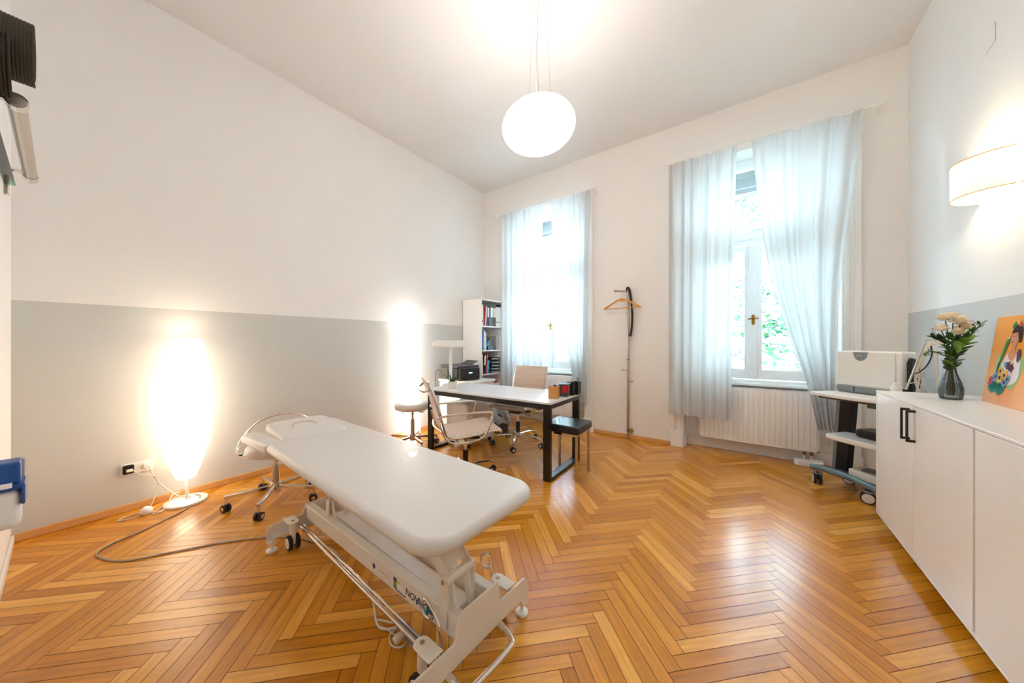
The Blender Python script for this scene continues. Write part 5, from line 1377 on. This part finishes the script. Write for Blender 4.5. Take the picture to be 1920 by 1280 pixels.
# papers on cart base
def flat_thing(name, x0, x1, y0, y1, z0, z1, mat, label, cat, rot=0.0, group=None):
    m = MB(); m.box(-(x1 - x0) / 2, (x1 - x0) / 2, -(y1 - y0) / 2, (y1 - y0) / 2, 0, z1 - z0)
    o = m.build(name, mat, None, bevel=min(0.004, (z1 - z0) * 0.3)); T = Tr(0.432, 3.486, 0) @ Rz(ANG) @ Tr((x0 + x1) / 2, (y0 + y1) / 2, z0 + 0.0005) @ Rz(rot)
    o.matrix_world = T; o.location = T.to_translation(); o.rotation_euler = (0, 0, ANG + rot)
    return tag(o, label, cat, group)
flat_thing('paper_stack', 0.06, 0.34, 0.285, 0.375, 0.136, 0.20, M['papr'], 'thick stack of white paper on the cart base', 'paper', 0.05)
flat_thing('folder', 0.08, 0.33, 0.28, 0.375, 0.201, 0.212, M['papg'], 'grey folder on top of the white paper stack', 'folder', -0.1)
flat_thing('tablet', 0.14, 0.36, 0.285, 0.375, 0.213, 0.225, M['dgrey'], 'dark flat tablet lying topmost on the cart base', 'tablet', 0.12)
# machine on worktop
MC = thing('medical_device', 'boxy cream medical device with grey half-round badge on the cart', 'device', (0.432, 3.486, 0.807), ANG)
m = MB(); m.box(0.018, 0.400, 0.235, 0.375, 0.045, 0.325); m.build('housing', M['white'], MC, bevel=0.014, seg=4)
m = MB(); m.box(0.022, 0.372, 0.226, 0.236, 0.060, 0.318); lid = m.build('front_lid', M['white'], MC, bevel=0.006, seg=3)
m = MB(); m.box(0.022, 0.395, 0.235, 0.37, 0.0, 0.045); m.box(0.018, 0.13, 0.224, 0.235, 0.015, 0.052); m.box(0.135, 0.39, 0.228, 0.235, 0.010, 0.048); m.build('base_strip', M['grey'], MC, bevel=0.004)
m = MB(); pts = [(-0.055, 0.0)] + [(-0.045 * math.cos(PI * i / 12) , -0.062 * math.sin(PI * i / 12) - 0.004) for i in range(13)] + [(0.055, 0.0)]
m.prism(pts, 0, 0.0015, T=Tr(0.175, 0.2262, 0.316) @ Matrix.Rotation(PI / 2, 4, 'X')); m.box(0.145, 0.185, 0.2237, 0.2248, 0.288, 0.291, 1); m.build('badge', [M['grey'], M['papr']], lid)
m = MB(T=Tr(0.401, 0.325, 0.05)); m.prism([(-0.05, 0.0), (0.03, 0.0), (0.045, 0.06), (0.045, 0.17), (0.02, 0.22), (-0.03, 0.235), (-0.05, 0.2)], 0, 0.022, T=Matrix(((0, 0, 1, 0), (1, 0, 0, 0), (0, 1, 0, 0), (0, 0, 0, 1)))); m.build('rear_grip', M['black'], MC, bevel=0.008, seg=3)
m = MB(); m.box(0.424, 0.455, 0.30, 0.35, 0.15, 0.195); m.build('probe_socket', M['white'], MC, bevel=0.004)
JR = thing('small_jar', 'small white lidded jar at the corner of the cart worktop', 'jar', (0.835, 3.275, 0.8065))
m = MB(); m.lathe([(0.026, 0), (0.028, 0.004), (0.028, 0.09), (0.025, 0.095)], n=24); m.build('jar_body', M['white'], JR)
m = MB(); m.lathe([(0.019, 0.095), (0.019, 0.117), (0.016, 0.12)], n=24); m.build('lid', M['white'], JR)
# probe holder with tubes by the right wall
PH = thing('probe_stand', 'chrome rod with hanging cream probe cables behind the sideboard', 'probe holder', (0.90, 3.27, 0))
m = MB(); m.cyl((0.0, 0.0, 0.0), (-0.0, 0, 0.02), 0.09, n=28); m.cyl((0, 0, 0.02), (-0.03, -0.01, 0.86), 0.010, n=12); m.build('foot', M['dgrey'], PH)
m = MB(); m.cyl((-0.035, -0.012, 0.86), (0.06, 0.02, 1.195), 0.0055, n=12); m.tube([(0.06, 0.02, 1.195), (0.066, 0.022, 1.212), (0.085, 0.02, 1.215), (0.11, 0.02, 1.215)], 0.005, n=8); m.build('rod', M['chrome'], PH)
m = MB(); m.cyl((-0.042, -0.014, 0.835), (-0.030, -0.010, 0.885), 0.013, n=12); m.build('grip', M['black'], PH)
for k, pts in enumerate(([(0.06, 0.02, 0.80), (0.02, 0.02, 0.95), (0.05, 0.02, 1.10), (0.075, 0.02, 1.17), (0.10, 0.02, 1.19), (0.11, 0.02, 1.15), (0.115, 0.02, 0.8)],
                         [(0.02, 0.02, 0.8), (0.035, 0.02, 0.95), (0.06, 0.02, 1.12), (0.09, 0.02, 1.20), (0.13, 0.02, 1.19), (0.155, 0.02, 1.12), (0.15, 0.02, 0.80)],
                         [(-0.02, 0.02, 0.92), (0.03, 0.02, 0.93), (0.07, 0.02, 0.88), (0.09, 0.02, 0.80)])):
    m = MB(); m.tube(pts, 0.006 if k < 2 else 0.003, n=8); m.build('cable', M['cream'], PH)
m = MB(); m.tube([(-0.02, 0.0, 0.99), (0.03, 0.01, 1.0), (0.07, 0.02, 1.05), (0.09, 0.02, 1.12), (0.085, 0.02, 1.18)], 0.0035, n=8); m.build('thin_cable', M['black'], PH)

# ------------------------------------------------------------------ left edge: wall rail with mat, glass shelf, cushion box
BR = thing('wall_rail', 'thick brushed steel rail mounted on the near wall, upper left', 'rail', (-2.4, -0.095, 2.065))
m = MB(); m.cyl((-0.66, 0, 0), (0.29, 0, 0), 0.022, n=24); m.build('rail_tube', M['steel'], BR)
for a_, b_, r_ in ((-0.675, -0.60, 0.0245), (0.245, 0.285, 0.026)):
    m = MB(); m.cyl((a_, 0, 0), (b_, 0, 0), r_, n=24); m.build('end_sleeve', M['chrome'], BR)
for x in (-0.58, 0.265):
    m = MB(); m.cyl((x, 0, -0.0), (x, YN + 0.095, -0.0), 0.009, n=12); m.cyl((x, YN + 0.103, 0), (x, YN + 0.095, 0), 0.03, n=20); m.build('standoff', M['chrome'], BR)
YM = thing('rolled_mat', 'dark ribbed exercise mat rolled up over the steel rail', 'mat', (-2.04, -0.11, 2.212))
def spiral(r0, r1, turns, off=0.0):
    n = int(turns * 40); return [((r0 + (r1 - r0) * i / n) * math.cos(2 * PI * turns * i / n + off), (r0 + (r1 - r0) * i / n) * math.sin(2 * PI * turns * i / n + off)) for i in range(n + 1)]
sp_ = spiral(0.105, 0.03, 3.6, -PI / 2 - 0.5)
m = MB(); N = len(sp_); th = 0.009; NY = 33
vs = []; fs = []
for side in (0, 1):
    for j in range(NY + 1):
        yy = -0.065 + 0.12 * j / NY; rb = 0.0011 * math.cos(j * PI)
        for i, (x, z) in enumerate(sp_):
            r = math.hypot(x, z); sc_ = (r - side * th + (rb if side == 0 else 0)) / r
            vs.append((x * sc_, yy, z * sc_))
K = (NY + 1) * N
for side in (0, 1):
    for j in range(NY):
        for i in range(N - 1):
            a = side * K + j * N + i; q = (a, a + 1, a + N + 1, a + N); fs.append(q if side else q[::-1])
for j in (0, NY):
    for i in range(N - 1):
        a = j * N + i; fs.append((a, a + 1, a + 1 + K, a + K))
m.add(vs, fs); m.build('mat_roll', M['mat'], YM, angle=50)
m = MB(); m.tube([(0.10, -0.03, -0.02), (0.115, -0.03, -0.10), (0.09, -0.03, -0.165), (0.0, -0.03, -0.17)], 0.02, n=10); 
m = MB()
m.sheet(lambda u, v: ((0.108 + 0.012 * math.sin(PI * u)) * math.cos(-0.2 - 1.5 * u) * (1 + 0.15 * u), -0.065 + 0.075 * v + 0.002 * math.cos(v * 20 * PI), -0.02 - 0.15 * math.sin(PI / 2 * u)), 16, 40); m.build('loose_flap', M['mat'], YM, solid=0.008)
GS = thing('glass_shelf', 'narrow glass shelf on the near wall below the steel rail', 'shelf', (-2.2, YN, 2.03))
m = MB(); m.box(-0.95, 0.9, 0, 0.035, 0, 0.008); m.build('glass_board', glass_mat('shelf_glass', '#bfe6d8', 0.1), GS)
m = MB(); m.box(-0.985, -0.95, 0, 0.015, -0.05, 0.05); m.build('clamp', M['steel'], GS, bevel=0.004)
WX = thing('wall_box', 'rounded white box mounted on the near wall, lower left', 'box', (-1.9, YN, 0.60))
m = MB(); m.box(-0.09, 0.0, 0.0, 0.100, 0.0, 0.125); m.build('box_body', M['white'], WX, bevel=0.02, seg=4)
BC = thing('blue_cushion', 'folded blue vinyl cushion with white tag lying on the white wall box', 'cushion', (-1.9, YN, 0.7255))
m = MB(); m.box(-0.09, 0.004, 0.0, 0.104, 0.0, 0.018); m.box(-0.09, 0.004, 0.1005, 0.108, -0.05, 0.018); m.build('lower_layer', M['bluec'], BC, bevel=0.006, seg=3)
m = MB(); m.box(-0.085, 0.0, 0.0, 0.100, 0.019, 0.088); m.build('upper_layer', M['bluec'], BC, bevel=0.008, seg=3)
m = MB(); m.box(-0.090, -0.06, 0.07, 0.106, 0.022, 0.086); m.build('edge_piping', M['papg'], BC, bevel=0.004)
m = MB(); m.box(0.0042, 0.0062, 0.045, 0.085, 0.010, 0.026); m.build('care_tag', M['papr'], BC)

# fine wire crack on right wall
m = MB(); m.tube([(XR - 0.002, 2.98, 2.95), (XR - 0.002, 2.98, 2.85), (XR - 0.002, 3.07, 2.835)], 0.0012, n=6, k=1); structure(m.build('trim_3', M['papg']))

# ------------------------------------------------------------------ outside: facade and tree
FC = thing('opposite_building', 'bright white facade with barred windows across the courtyard', 'building', (0, 13.0, 0))
m = MB(); m.box(-16, 14, 0, 1, -8, 7); m.build('wall', M['facade'], FC)
for cx in (-10.6, -7.4, -4.2, -1.9, 1.12, 4.2):
    for cz in (1.1, -3.0, 5.0):
        m = MB(); m.box(cx - 0.62, cx + 0.62, -0.10, 0, cz - 0.95, cz + 0.98); f = m.build('window_frame', M['winw'], FC)
        m = MB(); m.box(cx - 0.52, cx + 0.52, -0.12, -0.10, cz + 0.34, cz + 0.86); m.box(cx - 0.52, cx - 0.08, -0.12, -0.10, cz - 0.8, cz + 0.15); m.box(cx + 0.08, cx + 0.52, -0.12, -0.10, cz - 0.8, cz + 0.15); m.build('pane', M['fglass'], f)
        m = MB()
        for k in range(11): m.box(cx - 0.50 + k * 0.1, cx - 0.485 + k * 0.1, -0.16, -0.145, cz - 0.82, cz + 0.18)
        for k in range(8): m.box(cx - 0.52, cx + 0.52, -0.16, -0.145, cz - 0.78 + k * 0.125, cz - 0.765 + k * 0.125)
        m.build('window_bars', M['facade'], f)
for z in (-0.45, 3.2, -4.5):
    m = MB(); m.box(-16, 14, -0.15, 0, z, z + 0.18); m.build('cornice', M['facade'], FC)
gr = MB(); gr.box(-20, 18, 4.9, 14, -8.2, -8.0); structure(gr.build('ground', M['papg']))
TRE = thing('courtyard_tree', 'green leafy tree with thin branches outside the right window', 'tree', (-1.6, 7.6, -8))
m = MB(); m.tube([(0, 0, 0), (0.1, 0, 4), (0, 0.1, 8), (0.15, 0, 12), (0.2, 0, 14)], 0.2, n=12, rr=(0.25, 0.1)); m.build('trunk', M['bark'], TRE)
rnd = random.Random(11); lm = MB(); twigs = []
brs = []
for k in range(30):
    z = 8 - 0.6 + k * 0.20 + rnd.uniform(-0.1, 0.1)
    L = rnd.uniform(2.2, 3.8)
    a = rnd.uniform(-0.45, 0.3)
    p0 = Vector((0.05, 0, z - 0.2)); d = Vector((math.cos(a), math.sin(a), rnd.uniform(-0.05, 0.25)))
    pts = [p0 + d * L * f + Vector((0, 0, 0.12 * math.sin(f * 3) - 0.25 * f * f)) + Vector((rnd.uniform(-.05, .05), rnd.uniform(-.05, .05), rnd.uniform(-.05, .05))) for f in (0, 0.25, 0.5, 0.75, 1.0)]
    brs.append(pts)
    for i in range(170):
        f = rnd.uniform(0.45, 1.02) * 4; i0 = min(3, int(f)); p = Vector(pts[i0]).lerp(Vector(pts[i0 + 1]), f - i0)
        p = p + Vector((rnd.gauss(0, 0.14), rnd.gauss(0, 0.14), rnd.gauss(-0.03, 0.10)))
        leaf(lm, p, Vector((rnd.uniform(-0.5, 1), rnd.uniform(-1, 0.5), rnd.uniform(-0.6, 0.3))), rnd.uniform(0.09, 0.17), rnd.uniform(0.06, 0.10))
for pts in brs:
    m = MB(); m.tube(pts, 0.01, n=6, k=4, rr=(0.02, 0.003)); m.build('branch', M['bark'], TRE)
o = lm.build('foliage', M['oleaf'], TRE); o['kind'] = 'stuff'
